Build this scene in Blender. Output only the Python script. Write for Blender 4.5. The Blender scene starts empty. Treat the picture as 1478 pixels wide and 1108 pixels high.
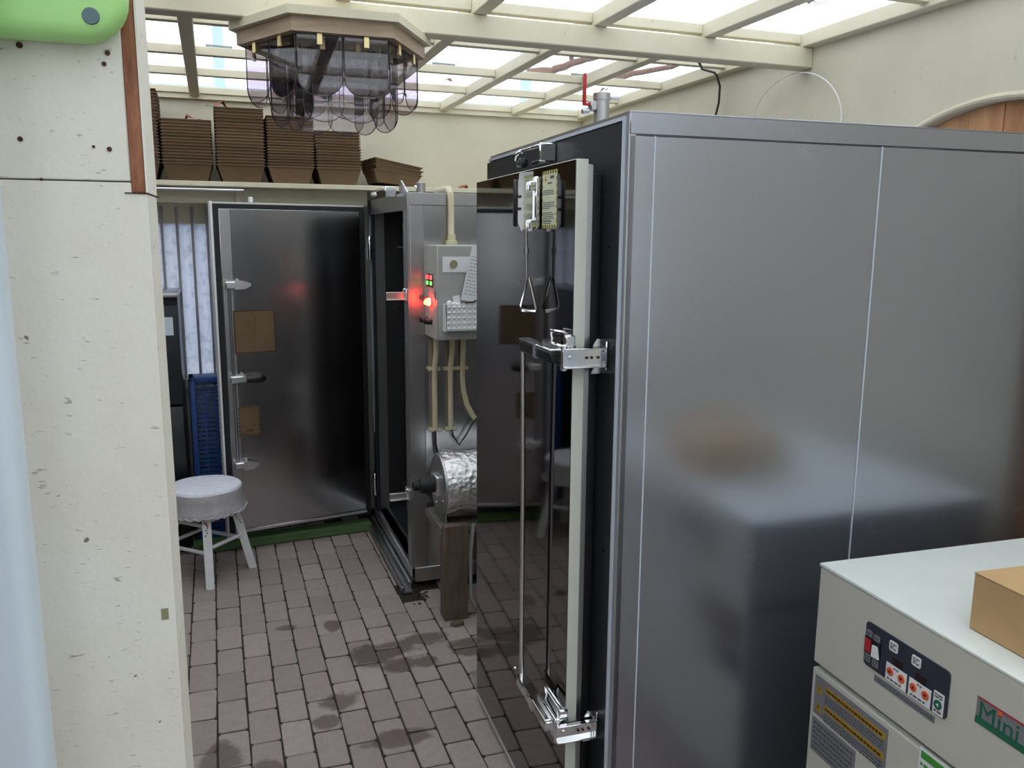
import bpy, bmesh, math, random
from mathutils import Vector, Matrix
random.seed(7)
sc = bpy.context.scene
col = sc.collection
PI = math.pi

# ------------------------------------------------------------------ camera
def make_camera():
    yaw, pitch, roll = math.radians(19.6387), math.radians(9.99934), math.radians(0.40757)
    F = Vector((math.sin(yaw)*math.cos(pitch), math.cos(yaw)*math.cos(pitch), -math.sin(pitch)))
    R0 = Vector((math.cos(yaw), -math.sin(yaw), 0)); U0 = R0.cross(F)
    R = R0*math.cos(roll) + U0*math.sin(roll); U = R.cross(F)
    cd = bpy.data.cameras.new('camera'); cd.sensor_width = 36; cd.lens = 1198.36/1478*36
    cd.clip_start = 0.02; cd.clip_end = 200
    co = bpy.data.objects.new('camera', cd); col.objects.link(co)
    M = Matrix((R, U, -F)).transposed().to_4x4(); M.translation = Vector((0, 0, 1.63873))
    co.matrix_world = M
    sc.camera = co
make_camera()

# ------------------------------------------------------------------ sky and exposure
w = bpy.data.worlds.new('overcast_sky'); sc.world = w; w.use_nodes = True
bg = w.node_tree.nodes['Background']
bg.inputs[0].default_value = (0.93, 0.965, 1.0, 1); bg.inputs[1].default_value = 1.9
sc.view_settings.view_transform = 'Standard'; sc.view_settings.look = 'None'
sc.view_settings.gamma = 1.0; sc.view_settings.exposure = 0.2
try: sc.view_settings.use_curve_mapping = False
except Exception: pass

# ------------------------------------------------------------------ materials
MATS = {}
def s2l(c):
    c = c/255.0
    return c/12.92 if c <= 0.04045 else ((c+0.055)/1.055)**2.4
def rgb(r, g, b): return (s2l(r), s2l(g), s2l(b), 1)
class NT:
    def __init__(s, name):
        s.m = bpy.data.materials.new(name); s.m.use_nodes = True
        s.t = s.m.node_tree; s.b = s.t.nodes['Principled BSDF']; s.out = s.t.nodes['Material Output']
        MATS[name] = s.m
    def n(s, typ, **k):
        x = s.t.nodes.new(typ)
        for a, v in k.items():
            if a.startswith('i_'): x.inputs[a[2:].replace('_', ' ')].default_value = v
            else: setattr(x, a, v)
        return x
    def l(s, a, b): s.t.links.new(a, b)
    def coord(s, kind='Object', scale=(1, 1, 1)):
        tc = s.n('ShaderNodeTexCoord'); mp = s.n('ShaderNodeMapping'); mp.inputs['Scale'].default_value = scale
        if kind == 'World':
            g = s.n('ShaderNodeNewGeometry'); s.l(g.outputs['Position'], mp.inputs[0])
        else: s.l(tc.outputs[kind], mp.inputs[0])
        return mp.outputs[0]
    def noise(s, vec, scale, detail=3.0, rough=0.5):
        x = s.n('ShaderNodeTexNoise'); x.inputs['Scale'].default_value = scale
        x.inputs['Detail'].default_value = detail; x.inputs['Roughness'].default_value = rough
        if vec is not None: s.l(vec, x.inputs['Vector'])
        return x.outputs['Fac']
    def ramp(s, fac, lo, hi, a=0.0, b=1.0):
        x = s.n('ShaderNodeMapRange'); x.inputs[1].default_value = lo; x.inputs[2].default_value = hi
        x.inputs[3].default_value = a; x.inputs[4].default_value = b; s.l(fac, x.inputs[0]); return x.outputs[0]
    def mix(s, fac, a, b):
        x = s.n('ShaderNodeMix', data_type='RGBA')
        for i, v in ((0, fac), (6, a), (7, b)):
            if isinstance(v, (tuple, float, int)): x.inputs[i].default_value = v
            else: s.l(v, x.inputs[i])
        return x.outputs[2]
    def math(s, op, a, b=0.0):
        x = s.n('ShaderNodeMath', operation=op)
        for i, v in ((0, a), (1, b)):
            if isinstance(v, (float, int)): x.inputs[i].default_value = v
            else: s.l(v, x.inputs[i])
        return x.outputs[0]
    def bump(s, h, strength=0.2, dist=0.01):
        x = s.n('ShaderNodeBump'); x.inputs['Strength'].default_value = strength; x.inputs['Distance'].default_value = dist
        s.l(h, x.inputs['Height']); s.l(x.outputs[0], s.b.inputs['Normal'])
    def base(s, c):
        if isinstance(c, tuple): s.b.inputs['Base Color'].default_value = c
        else: s.l(c, s.b.inputs['Base Color'])
    def pr(s, rough=0.5, metal=0.0, **k):
        s.b.inputs['Roughness'].default_value = rough; s.b.inputs['Metallic'].default_value = metal
        for a, v in k.items(): s.b.inputs[a.replace('_', ' ')].default_value = v

def plain(name, c, rough=0.5, metal=0.0, var=0.12, scale=12.0, bump=0.0, spec=0.5):
    t = NT(name); t.pr(rough, metal); v = t.coord()
    f = t.noise(v, scale, 4.0)
    d = tuple(x*(1-var) for x in c[:3])+(1,); u = tuple(min(1, x*(1+var)) for x in c[:3])+(1,)
    t.base(t.mix(t.ramp(f, 0.3, 0.7), d, u)); t.b.inputs['Specular IOR Level'].default_value = spec
    if bump: t.bump(t.noise(v, scale*3, 5.0), bump, 0.004)
    return t

def grimy(name, c, grime, rough=0.55, scale=3.0, amount=0.55, spots=True):
    """old paint: faint mottling, grime specks and streaks with shapes of their own"""
    t = NT(name); t.pr(rough); v = t.coord('World')
    a = t.mix(t.ramp(t.noise(v, scale, 5.0, 0.6), 0.35, 0.75), c, tuple(x*0.88 for x in c[:3])+(1,))
    if spots:
        st = t.coord('World', (9, 9, 5))
        a = t.mix(t.ramp(t.noise(st, 2.2, 6.0, 0.65), 0.66, 0.80, 0, amount), a, grime)
        a = t.mix(t.ramp(t.noise(v, 38, 2.0), 0.74, 0.80, 0, amount), a, grime)
    t.base(a); t.bump(t.noise(v, 60, 4.0), 0.08, 0.003)
    return t

grimy('cream_wall', rgb(208, 203, 184), rgb(120, 110, 88))
grimy('cream_timber', rgb(216, 209, 186), rgb(120, 108, 84), scale=5, amount=0.4)
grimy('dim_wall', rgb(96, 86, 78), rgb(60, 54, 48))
grimy('far_wall', rgb(176, 184, 200), rgb(140, 140, 136), spots=False)

def board_paint():
    t = NT('painted_chipboard'); t.pr(0.5); v = t.coord('World')
    c = t.mix(t.ramp(t.noise(v, 7, 5.0, 0.6), 0.35, 0.7), rgb(237, 235, 226), rgb(231, 227, 214))
    st = t.coord('World', (60, 60, 190))                     # lens-shaped chips lying along the board
    chip = t.noise(st, 1.0, 2.0, 0.55)
    where = t.ramp(t.noise(v, 19, 2.0), 0.46, 0.60)
    m = t.math('MULTIPLY', t.ramp(chip, 0.64, 0.74), where)
    c = t.mix(t.math('MULTIPLY', m, 0.6), c, rgb(118, 108, 96))
    dots = t.ramp(t.noise(t.coord('World', (1, 1, 1)), 75, 1.0), 0.79, 0.82)
    c = t.mix(t.math('MULTIPLY', dots, 0.8), c, rgb(80, 58, 48))
    t.base(c)
    h = t.math('SUBTRACT', t.math('MULTIPLY', t.noise(v, 90, 3.0), 0.25), m)
    t.bump(h, 0.35, 0.004)
board_paint()

def wood(name, c1, c2, scale=(30, 30, 3), rough=0.65, bump=0.2):
    t = NT(name); t.pr(rough); v = t.coord('Object', scale)
    f = t.noise(v, 1.6, 6.0, 0.6)
    t.base(t.mix(t.ramp(f, 0.3, 0.7), c1, c2)); t.bump(f, bump, 0.004)
wood('bare_wood', rgb(122, 70, 48), rgb(176, 120, 88), (70, 70, 14))
wood('plank_wood', rgb(158, 106, 70), rgb(206, 160, 118), (20, 8, 1.2))
wood('dark_timber', rgb(78, 66, 57), rgb(108, 92, 80), (40, 40, 5))
wood('grey_timber', rgb(92, 88, 84), rgb(120, 115, 110), (30, 6, 30))
wood('green_timber', rgb(66, 96, 58), rgb(92, 124, 76), (4, 30, 30), 0.55)
wood('lamp_wood', rgb(150, 130, 110), rgb(180, 160, 138), (4, 4, 30), 0.5)
wood('bark', rgb(92, 56, 42), rgb(142, 94, 70), (30, 30, 30))

def brick_mat():
    t = NT('paver_brick'); t.pr(0.75); v = t.coord('World')
    oi = t.n('ShaderNodeObjectInfo')
    a = t.mix(oi.outputs['Random'], rgb(150, 137, 133), rgb(172, 159, 154))
    a = t.mix(t.ramp(t.noise(v, 26, 6.0, 0.7), 0.3, 0.72, 0, 0.45), a, rgb(132, 119, 115))
    a = t.mix(t.ramp(t.noise(v, 180, 2.0), 0.62, 0.75, 0, 0.35), a, rgb(196, 184, 178))
    # wet patches: spilled water with ragged outlines
    g = t.n('ShaderNodeNewGeometry'); sp = t.n('ShaderNodeSeparateXYZ'); t.l(g.outputs['Position'], sp.inputs[0])
    rag = t.noise(v, 14, 4.0, 0.6)
    acc = None
    for (x, y, rx, ry) in ((.50, 3.07, .075, .10), (.62, 3.10, .10, .07), (.74, 3.13, .10, .055), (.60, 2.96, .07, .055), (.345, 2.78, .075, .06),
                           (.285, 2.66, .05, .05), (.21, 3.42, .05, .03), (.40, 3.38, .035, .06), (.50, 2.49, .11, .05), (-.06, 2.57, .06, .10),
                           (.93, 3.02, .12, .08), (.07, 2.46, .05, .05), (.70, 2.95, .05, .05)):
        dx = t.math('DIVIDE', t.math('SUBTRACT', sp.outputs[0], x), rx); dy = t.math('DIVIDE', t.math('SUBTRACT', sp.outputs[1], y), ry)
        d = t.math('ADD', t.math('MULTIPLY', dx, dx), t.math('MULTIPLY', dy, dy))
        e = t.ramp(t.math('ADD', d, t.math('MULTIPLY', t.math('SUBTRACT', rag, 0.5), 3.2)), 1.25, 0.65)
        acc = e if acc is None else t.math('MAXIMUM', acc, e)
    wet = t.mix(acc, a, (0, 0, 0, 1))
    dark = t.n('ShaderNodeMix', data_type='RGBA', blend_type='MULTIPLY'); dark.inputs[0].default_value = 1
    t.l(a, dark.inputs[6]); dark.inputs[7].default_value = (0.46, 0.42, 0.40, 1)
    t.base(t.mix(acc, a, dark.outputs[2]))
    t.l(t.ramp(acc, 0, 1, 0.78, 0.42), t.b.inputs['Roughness'])
    t.bump(t.noise(v, 140, 5.0, 0.7), 0.35, 0.003)
brick_mat()
plain('joint_sand', rgb(48, 42, 40), 0.95, var=0.3, scale=60, bump=0.4)
plain('dirt', rgb(52, 45, 40), 0.95, var=0.4, scale=30, bump=0.6)

def steel(name, c, rough, brush=(2, 2, 90), bump=0.02, var=0.06, smudge=True):
    t = NT(name); t.pr(rough, 1.0); v = t.coord('Object', brush)
    f = t.noise(v, 6.0, 5.0, 0.6)
    lo = tuple(x*(1-var) for x in c[:3])+(1,); hi = tuple(min(1, x*(1+var)) for x in c[:3])+(1,)
    t.base(t.mix(f, lo, hi))
    r = t.ramp(f, 0.3, 0.7, rough*0.94, rough*1.06)
    if smudge:
        r = t.math('ADD', r, t.ramp(t.noise(t.coord('Object'), 3.0, 5.0, 0.6), 0.45, 0.75, 0, rough*0.25))
    t.l(r, t.b.inputs['Roughness']); t.bump(f, bump, 0.001)
steel('brushed_steel', (0.60, 0.60, 0.61, 1), 0.23)
steel('side_steel', (0.405, 0.425, 0.505, 1), 0.23, brush=(3, 3, 260), bump=0.003, var=0.03)
steel('dull_steel', (0.46, 0.46, 0.47, 1), 0.34)
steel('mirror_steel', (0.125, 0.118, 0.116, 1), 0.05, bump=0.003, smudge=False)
steel('inner_steel', (0.50, 0.50, 0.52, 1), 0.18, brush=(90, 90, 1.5), bump=0.02)
steel('chrome', (0.80, 0.81, 0.83, 1), 0.10, smudge=False, bump=0.005)
steel('aluminium', (0.78, 0.79, 0.80, 1), 0.3)
steel('brass', (0.72, 0.60, 0.34, 1), 0.3)
def foil():
    t = NT('crumpled_foil'); t.pr(0.22, 1.0); v = t.coord()
    t.base((0.80, 0.81, 0.83, 1))
    vo = t.n('ShaderNodeTexVoronoi'); vo.inputs['Scale'].default_value = 42; t.l(v, vo.inputs['Vector'])
    t.bump(t.math('ADD', vo.outputs['Distance'], t.noise(v, 55, 5.0, 0.65)), 0.55, 0.012)
foil()
plain('charcoal_frame', rgb(40, 44, 50), 0.32, var=0.05, spec=0.25)
plain('black_rubber', rgb(24, 25, 27), 0.6)
plain('black_plastic', rgb(20, 21, 23), 0.32)
plain('black_cable', rgb(26, 25, 26), 0.5)
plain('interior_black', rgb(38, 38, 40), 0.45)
plain('cream_plastic', rgb(206, 208, 200), 0.42, var=0.03)
plain('pale_trim', rgb(190, 200, 212), 0.35, var=0.03)
plain('appliance_cream', rgb(206, 205, 195), 0.45, var=0.02)
plain('appliance_top', rgb(222, 228, 224), 0.42, var=0.03)
plain('box_enamel', rgb(172, 174, 170), 0.45, var=0.04)
plain('conduit_cream', rgb(206, 196, 166), 0.45, var=0.05)
plain('white_paint', rgb(226, 228, 230), 0.45, var=0.05, scale=20)
plain('pale_plastic', rgb(206, 220, 232), 0.35, var=0.04, scale=4)
plain('white_paper', rgb(236, 238, 242), 0.7, var=0.02)
plain('ink_grey', rgb(92, 94, 100), 0.7)
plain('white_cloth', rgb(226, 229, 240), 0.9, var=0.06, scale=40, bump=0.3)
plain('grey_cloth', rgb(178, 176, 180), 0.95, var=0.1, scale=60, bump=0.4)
def corr():
    t = NT('corrugated_white'); v = t.coord('Object', (1, 1, 1.0)); f = t.ramp(t.noise(v, 26, 3.0), 0.5, 0.7)
    c = t.mix(f, (0.88, 0.90, 0.96, 1), (0.70, 0.72, 0.79, 1))
    tl = t.n('ShaderNodeBsdfTranslucent'); df = t.n('ShaderNodeBsdfDiffuse'); m = t.n('ShaderNodeMixShader'); m.inputs[0].default_value = 0.30
    t.l(c, tl.inputs[0]); t.l(c, df.inputs[0]); t.l(tl.outputs[0], m.inputs[1]); t.l(df.outputs[0], m.inputs[2]); t.l(m.outputs[0], t.out.inputs[0])
corr()
plain('blue_plastic', rgb(38, 76, 142), 0.4, var=0.08)
plain('green_plastic', rgb(176, 230, 146), 0.38, var=0.03)
plain('grey_dot', rgb(86, 112, 118), 0.4)
plain('yellow_label', rgb(226, 222, 120), 0.6, var=0.04)
plain('label_paper', rgb(214, 216, 190), 0.6, var=0.04)
plain('brown_label', rgb(106, 88, 62), 0.55, var=0.08)
plain('brown_border', rgb(74, 54, 36), 0.55)
plain('red_paint', rgb(186, 34, 42), 0.4, var=0.06)
plain('red_plastic', rgb(178, 46, 50), 0.35)
plain('orange_print', rgb(226, 104, 66), 0.5)
plain('dark_print', rgb(66, 26, 20), 0.5)
plain('green_print', rgb(28, 104, 78), 0.5)
plain('bright_green', rgb(72, 158, 62), 0.5)
plain('panel_navy', rgb(46, 52, 66), 0.4, var=0.04)
plain('silver_label', rgb(128, 128, 134), 0.35, var=0.05, scale=60)
plain('amber_print', rgb(176, 142, 28), 0.5)
plain('display_dark', rgb(40, 20, 22), 0.25)
plain('switch_white', rgb(240, 242, 248), 0.35)
plain('ceramic_bulb', rgb(216, 204, 158), 0.4)
plain('dry_leaf', rgb(150, 84, 58), 0.85, var=0.25, scale=60)
plain('outdoor_blue', rgb(176, 200, 226), 0.7, var=0.05)
plain('outdoor_teal', rgb(58, 86, 90), 0.6)
plain('magnet_tan', rgb(150, 144, 112), 0.5)
plain('rib_grey', rgb(168, 166, 170), 0.6, var=0.06)
plain('neutral_grey', rgb(160, 160, 158), 0.5)
def cardboard():
    t = NT('cardboard'); t.pr(0.85); v = t.coord('Object', (3, 3, 60))
    oi = t.n('ShaderNodeObjectInfo')
    a = t.mix(oi.outputs['Random'], rgb(96, 76, 55), rgb(124, 100, 74))
    t.base(t.mix(t.ramp(t.noise(v, 4.0, 4.0), 0.3, 0.7, 0, 0.4), a, rgb(88, 68, 48)))
cardboard()
plain('carton_kraft', rgb(190, 156, 112), 0.8, var=0.05, scale=9)
plain('carton_tape', rgb(214, 184, 142), 0.5)

def emit(name, c, s):
    t = NT(name); t.pr(0.3); t.base(c)
    t.b.inputs['Emission Color'].default_value = c; t.b.inputs['Emission Strength'].default_value = s
emit('lamp_core', (1.0, 0.30, 0.04, 1), 9.0)
emit('lamp_red', (1.0, 0.035, 0.02, 1), 30.0)
emit('led_red', (1.0, 0.05, 0.05, 1), 3.5)
emit('led_green', (0.20, 1.0, 0.15, 1), 1.3)

def thin_glass(name, tint, gloss=0.08, rough=0.02, milk=0.0, milkc=(0.9, 0.9, 0.9, 1)):
    t = NT(name); nt = t.t
    tr = t.n('ShaderNodeBsdfTransparent'); tr.inputs[0].default_value = tint
    gl = t.n('ShaderNodeBsdfGlossy'); gl.inputs['Roughness'].default_value = rough
    m = t.n('ShaderNodeMixShader'); m.inputs[0].default_value = gloss; t.l(tr.outputs[0], m.inputs[1]); t.l(gl.outputs[0], m.inputs[2])
    o = m.outputs[0]
    if milk:
        tl = t.n('ShaderNodeBsdfTranslucent'); tl.inputs[0].default_value = milkc
        m2 = t.n('ShaderNodeMixShader'); m2.inputs[0].default_value = milk; t.l(o, m2.inputs[1]); t.l(tl.outputs[0], m2.inputs[2]); o = m2.outputs[0]
    nt.links.new(o, t.out.inputs[0])
thin_glass('roof_sheet', (0.97, 0.985, 0.99, 1), gloss=0.03, milk=0.03)
thin_glass('smoked_glass', (0.86, 0.835, 0.87, 1), gloss=0.05)
thin_glass('clear_glass', (0.93, 0.94, 0.95, 1))
plain('smoked_edge', rgb(40, 38, 44), 0.3)

# ------------------------------------------------------------------ mesh helpers
def new(): return bmesh.new()
def box(bm, x0, x1, y0, y1, z0, z1, bev=0.0, seg=1, M=None):
    r = bmesh.ops.create_cube(bm, size=1.0); vs = r['verts']
    for v in vs: v.co = Vector((x0+(v.co.x+.5)*(x1-x0), y0+(v.co.y+.5)*(y1-y0), z0+(v.co.z+.5)*(z1-z0)))
    if bev:
        es = list({e for v in vs for e in v.link_edges})
        rr = bmesh.ops.bevel(bm, geom=es, offset=bev, segments=seg, affect='EDGES', profile=0.5)
        vs = list({v for f in rr['faces'] for v in f.verts} | {v for v in vs if v.is_valid})
    if M is not None:
        bmesh.ops.transform(bm, matrix=M, verts=[v for v in vs if v.is_valid])
    return bm
def tube(bm, pts, r, n=8, caps=True):
    pts = [Vector(p) for p in pts]; rs = r if isinstance(r, (list, tuple)) else [r]*len(pts)
    rings = []; prev = None
    for i, p in enumerate(pts):
        d = (pts[min(i+1, len(pts)-1)]-pts[max(i-1, 0)]).normalized()
        if prev is None:
            a = d.orthogonal().normalized()
        else:
            a = (prev - d*prev.dot(d)); a = a.normalized() if a.length > 1e-6 else d.orthogonal().normalized()
        prev = a; b = d.cross(a)
        rings.append([bm.verts.new(p+(a*math.cos(2*PI*k/n)+b*math.sin(2*PI*k/n))*rs[i]) for k in range(n)])
    for i in range(len(rings)-1):
        for k in range(n):
            bm.faces.new((rings[i][k], rings[i][(k+1) % n], rings[i+1][(k+1) % n], rings[i+1][k]))
    if caps:
        bm.faces.new(list(reversed(rings[0]))); bm.faces.new(rings[-1])
    return bm
def lathe(bm, prof, n=20, axis='Z', o=(0, 0, 0), wob=None):
    o = Vector(o); rings = []
    for j, (r, h) in enumerate(prof):
        ring = []
        for k in range(n):
            a = 2*PI*k/n; rr = r*(1+(wob(a, j) if wob else 0)); c, s = rr*math.cos(a), rr*math.sin(a)
            p = {'Z': (c, s, h), 'X': (h, c, s), 'Y': (c, h, s)}[axis]
            ring.append(bm.verts.new(o+Vector(p)))
        rings.append(ring)
    for i in range(len(rings)-1):
        for k in range(n):
            bm.faces.new((rings[i][k], rings[i][(k+1) % n], rings[i+1][(k+1) % n], rings[i+1][k]))
    bm.faces.new(list(reversed(rings[0]))); bm.faces.new(rings[-1])
    return bm
def prism(bm, poly, axis, a, b):
    """poly: 2-D outline; axis 'X': (y,z), 'Y': (x,z), 'Z': (x,y); extruded from a to b"""
    def P(u, v, t): return {'X': (t, u, v), 'Y': (u, t, v), 'Z': (u, v, t)}[axis]
    A = [bm.verts.new(P(u, v, a)) for u, v in poly]; B = [bm.verts.new(P(u, v, b)) for u, v in poly]
    bm.faces.new(list(reversed(A))); bm.faces.new(B); n = len(poly)
    for i in range(n): bm.faces.new((A[i], A[(i+1) % n], B[(i+1) % n], B[i]))
    return bm
def rrect(x0, x1, z0, z1, r, n=4):
    out = []
    for cx, cz, a0 in ((x1-r, z1-r, 0), (x0+r, z1-r, PI/2), (x0+r, z0+r, PI), (x1-r, z0+r, 1.5*PI)):
        for k in range(n+1):
            a = a0+PI/2*k/n; out.append((cx+r*math.cos(a), cz+r*math.sin(a)))
    return out
def mesh_of(name, bm, mat, smooth=40):
    bmesh.ops.recalc_face_normals(bm, faces=bm.faces)
    me = bpy.data.meshes.new(name); bm.to_mesh(me); bm.free()
    me.materials.append(MATS[mat])
    if smooth:
        for p in me.polygons: p.use_smooth = True
        me.set_sharp_from_angle(angle=math.radians(smooth))
    return me
def link(name, me, parent=None, loc=None, rz=0.0):
    o = bpy.data.objects.new(name, me); col.objects.link(o)
    if parent is not None: o.parent = parent
    if loc is not None: o.location = loc
    if rz: o.rotation_euler.z = rz
    return o
def ob(name, bm, mat, parent=None, loc=None, rz=0.0, smooth=40):
    return link(name, mesh_of(name, bm, mat, smooth), parent, loc, rz)
def tag(o, label, cat, group=None, kind=None):
    o['label'] = label
    if cat: o['category'] = cat
    if group: o['group'] = group
    if kind: o['kind'] = kind
    return o
def thing(name, label, cat, loc=(0, 0, 0), rz=0.0, group=None):
    return tag(link(name, None, None, loc, rz), label, cat, group)
def struct(o, label):
    o['kind'] = 'structure'; o['label'] = label; return o
def text(name, s, size, mat, parent, loc, rot, extrude=0.0004):
    cu = bpy.data.curves.new('lettering', 'FONT'); cu.body = s; cu.size = size; cu.extrude = extrude; cu.resolution_u = 3
    t = bpy.data.objects.new('lettering', cu); col.objects.link(t); bpy.context.view_layer.update()
    me = bpy.data.meshes.new_from_object(t.evaluated_get(bpy.context.evaluated_depsgraph_get()))
    bpy.data.objects.remove(t); me.materials.clear(); me.materials.append(MATS[mat])
    o = bpy.data.objects.new(name, me); col.objects.link(o); o.parent = parent; o.location = loc; o.rotation_euler = rot
    return o

XR, YB, XL, YF, ZR = 2.2, 4.9, -1.15, -2.3, 2.36

# ================================================================== SETTING
# ---- floor of staggered pavers (0.10 x 0.20 m)
floor = struct(ob('floor', box(new(), XL, XR, YF, YB, -0.10, -0.0055), 'joint_sand'), 'floor of staggered reddish brown pavers with dark joints')
def brick_bm(bm, L, W, seed, o=(0, 0, 0)):
    r = random.Random(seed); hx, hy = W/2-.0025, L/2-.0036; j = lambda s=.0014: r.uniform(-s, s)
    base = [Vector((sx*hx+j(), sy*hy+j(), 0)) for sx, sy in ((-1, -1), (1, -1), (1, 1), (-1, 1))]
    # an outline with slightly rounded corners
    out = []
    for i, p in enumerate(base):
        q0, q1 = base[i-1], base[(i+1) % 4]
        out += [p+(q0-p).normalized()*.008, p+(q1-p).normalized()*.008]
    O = Vector(o); rings = []
    for inset, z in ((0, -.03), (0, -.003), (.0022, 0)):
        rings.append([bm.verts.new(O+p*(1-inset/.06)+Vector((0, 0, z+(j(.0006) if z == 0 else 0)))) for p in out])
    for a, b in ((0, 1), (1, 2)):
        for k in range(8): bm.faces.new((rings[a][k], rings[a][(k+1) % 8], rings[b][(k+1) % 8], rings[b][k]))
    bm.faces.new(rings[2])
    return bm
BR = [mesh_of('brick', brick_bm(new(), .2, .1, s), 'paver_brick', 30) for s in range(6)]
spots = []
for c in range(-10, 24):
    x = -.0691+.1*c+.05; yoff = .108 if c % 2 == 0 else .012
    if not XL+.05 < x < XR-.05: continue
    for k in range(-12, 26):
        y = yoff+.2*k-.1
        if YF+.1 < y < YB-.1: spots.append((x, y))
near, rest = [], []
for x, y in spots:
    cutout = (.80 < x < 2.1 and y > 3.62) or (.77 < x < .86 and y > 3.42 and y < 3.75) or (.74 < x < .86 and y > 4.52)
    if cutout: continue
    (near if (-.34 < x < .98 and 1.95 < y < 4.75 and not (x > .9 and y < 2.6)) else rest).append((x, y))
for i, (x, y) in enumerate(near):
    o = link('brick', BR[i % 6], floor, (x, y, random.uniform(-.002, .0012)))
    o.rotation_euler = (random.uniform(-.006, .006), random.uniform(-.008, .008), random.uniform(-.008, .008)+(PI if i % 2 else 0))
bm = new()
for i, (x, y) in enumerate(rest): brick_bm(bm, .2, .1, i, (x, y, random.uniform(-.002, .001)))
o = ob('brick_paving', bm, 'paver_brick', floor, smooth=30); o['kind'] = 'stuff'
o['label'] = 'staggered pavers away from the walkway'
bm = new(); r_ = random.Random(3)
for i in range(46):
    x, y, s = r_.uniform(.775, .86), r_.uniform(3.46, 3.70), r_.uniform(.004, .011)
    lathe(bm, [(s*.2, -.007), (s, -.004), (s*.8, -.006+s*.7), (s*.1, -.005+s)], 6, 'Z', (x, y, 0), lambda a, j: .25*math.sin(3*a+i))
o = ob('grit', bm, 'dirt', floor); o['kind'] = 'stuff'; o['label'] = 'dark grit where the pavers end'

# ---- walls
struct(ob('wall_back', prism(new(), [(XL-.1, -.1), (-.4, -.1), (-.4, .87), (-.98, .87), (-.98, 1.78), (.72, 1.78), (.72, .87), (-.399, .87), (-.399, -.1), (XR+.1, -.1), (XR+.1, ZR+.02), (XL-.1, ZR+.02)], 'Y', YB, YB+.1), 'cream_wall', smooth=0), 'cream painted back wall above the shelf')
bm = new()
AC, AW, AT, AR = 1.93, .50, 2.045, .80
arch = []
a0 = math.asin(AW/AR)
for k in range(25):
    a = a0-2*a0*k/24; arch.append((AC+AR*math.sin(a), AT-AR+AR*math.cos(a)))
poly = [(YB, -.1), (YB, ZR+.02), (YF-.1, ZR+.02), (YF-.1, -.1), (AC-AW, -.1)] + list(reversed(arch)) + [(AC+AW, -.1)]
prism(bm, poly, 'X', XR, XR+.1)
wall_right = struct(ob('wall_right', bm, 'cream_wall', smooth=0), 'cream painted side wall with an arched opening')
door_r = link('door_1', None, None, (0, 0, 0)); struct(door_r, 'arched opening closed with bare wooden boards')
for i in range(8):
    y0 = AC-AW+i*AW/4+.0015; y1 = y0+AW/4-.003; pts = [(y0, 0.0), (y1, 0.0)]
    for k in range(5):
        y = y1+(y0-y1)*k/4; pts.append((y, AT-AR+math.sqrt(max(0, AR**2-(y-AC)**2))-.002))
    ob('board', prism(new(), pts, 'X', XR+.035+.002*(i % 2), XR+.06), 'plank_wood', door_r, smooth=0)
bm = new(); tube(bm, [(XR-.001, y, z+.012) for y, z in arch], .010, 8); ob('arch_trim', bm, 'cream_timber', door_r)
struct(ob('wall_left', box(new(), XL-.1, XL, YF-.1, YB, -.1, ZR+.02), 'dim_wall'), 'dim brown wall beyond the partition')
# wall behind the viewer with one window
bm = new()
for x0, x1, z0, z1 in ((XL-.1, -1.0, -.1, ZR+.02), (-.30, .75, -.1, ZR+.02), (2.1, XR+.1, -.1, ZR+.02), (-1.0, -.30, -.1, .85), (-1.0, -.30, 2.2, ZR+.02), (.75, 2.1, -.1, .85), (.75, 2.1, 2.2, ZR+.02)):
    box(bm, x0, x1, YF-.1, YF, z0, z1)
struct(ob('wall_front', bm, 'far_wall', smooth=0), 'pale wall behind the viewer with two windows')
win = link('window_1', None); struct(win, 'window panes in the pale wall behind the viewer')
for x0, x1 in ((-1.0, -.30), (.75, 1.425), (1.425, 2.1)):
    bm = new(); box(bm, x0, x0+.03, YF-.07, YF-.03, .85, 2.2); box(bm, x1-.03, x1, YF-.07, YF-.03, .85, 2.2)
    box(bm, x0, x1, YF-.07, YF-.03, .85, .88); box(bm, x0, x1, YF-.07, YF-.03, 2.17, 2.2); ob('window_frame', bm, 'white_paint', win)
    ob('pane', box(new(), x0+.03, x1-.03, YF-.053, YF-.047, .88, 2.17), 'roof_sheet', win)
dr2 = struct(ob('added_dark_door', box(new(), -.26, .66, YF, YF+.03, 0, 2.05, .004), 'dark_timber'), 'added dark wooden door behind the viewer, there to darken steel reflections')  # added unseen door, keeps the mirror finish from reflecting a bright wall
ob('door_handle', lathe(new(), [(.012, .03), (.012, .06), (.026, .065), (.026, .085), (.01, .09)], 14, 'Y', (.58, YF, 1.0)), 'chrome', dr2)
bm = new(); box(bm, 0.7, 2.1, -1.9, -1.45, 0, .8, .01)
tag(ob('work_counter', bm, 'far_wall'), 'long pale counter under the window behind the viewer', 'counter')

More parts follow.
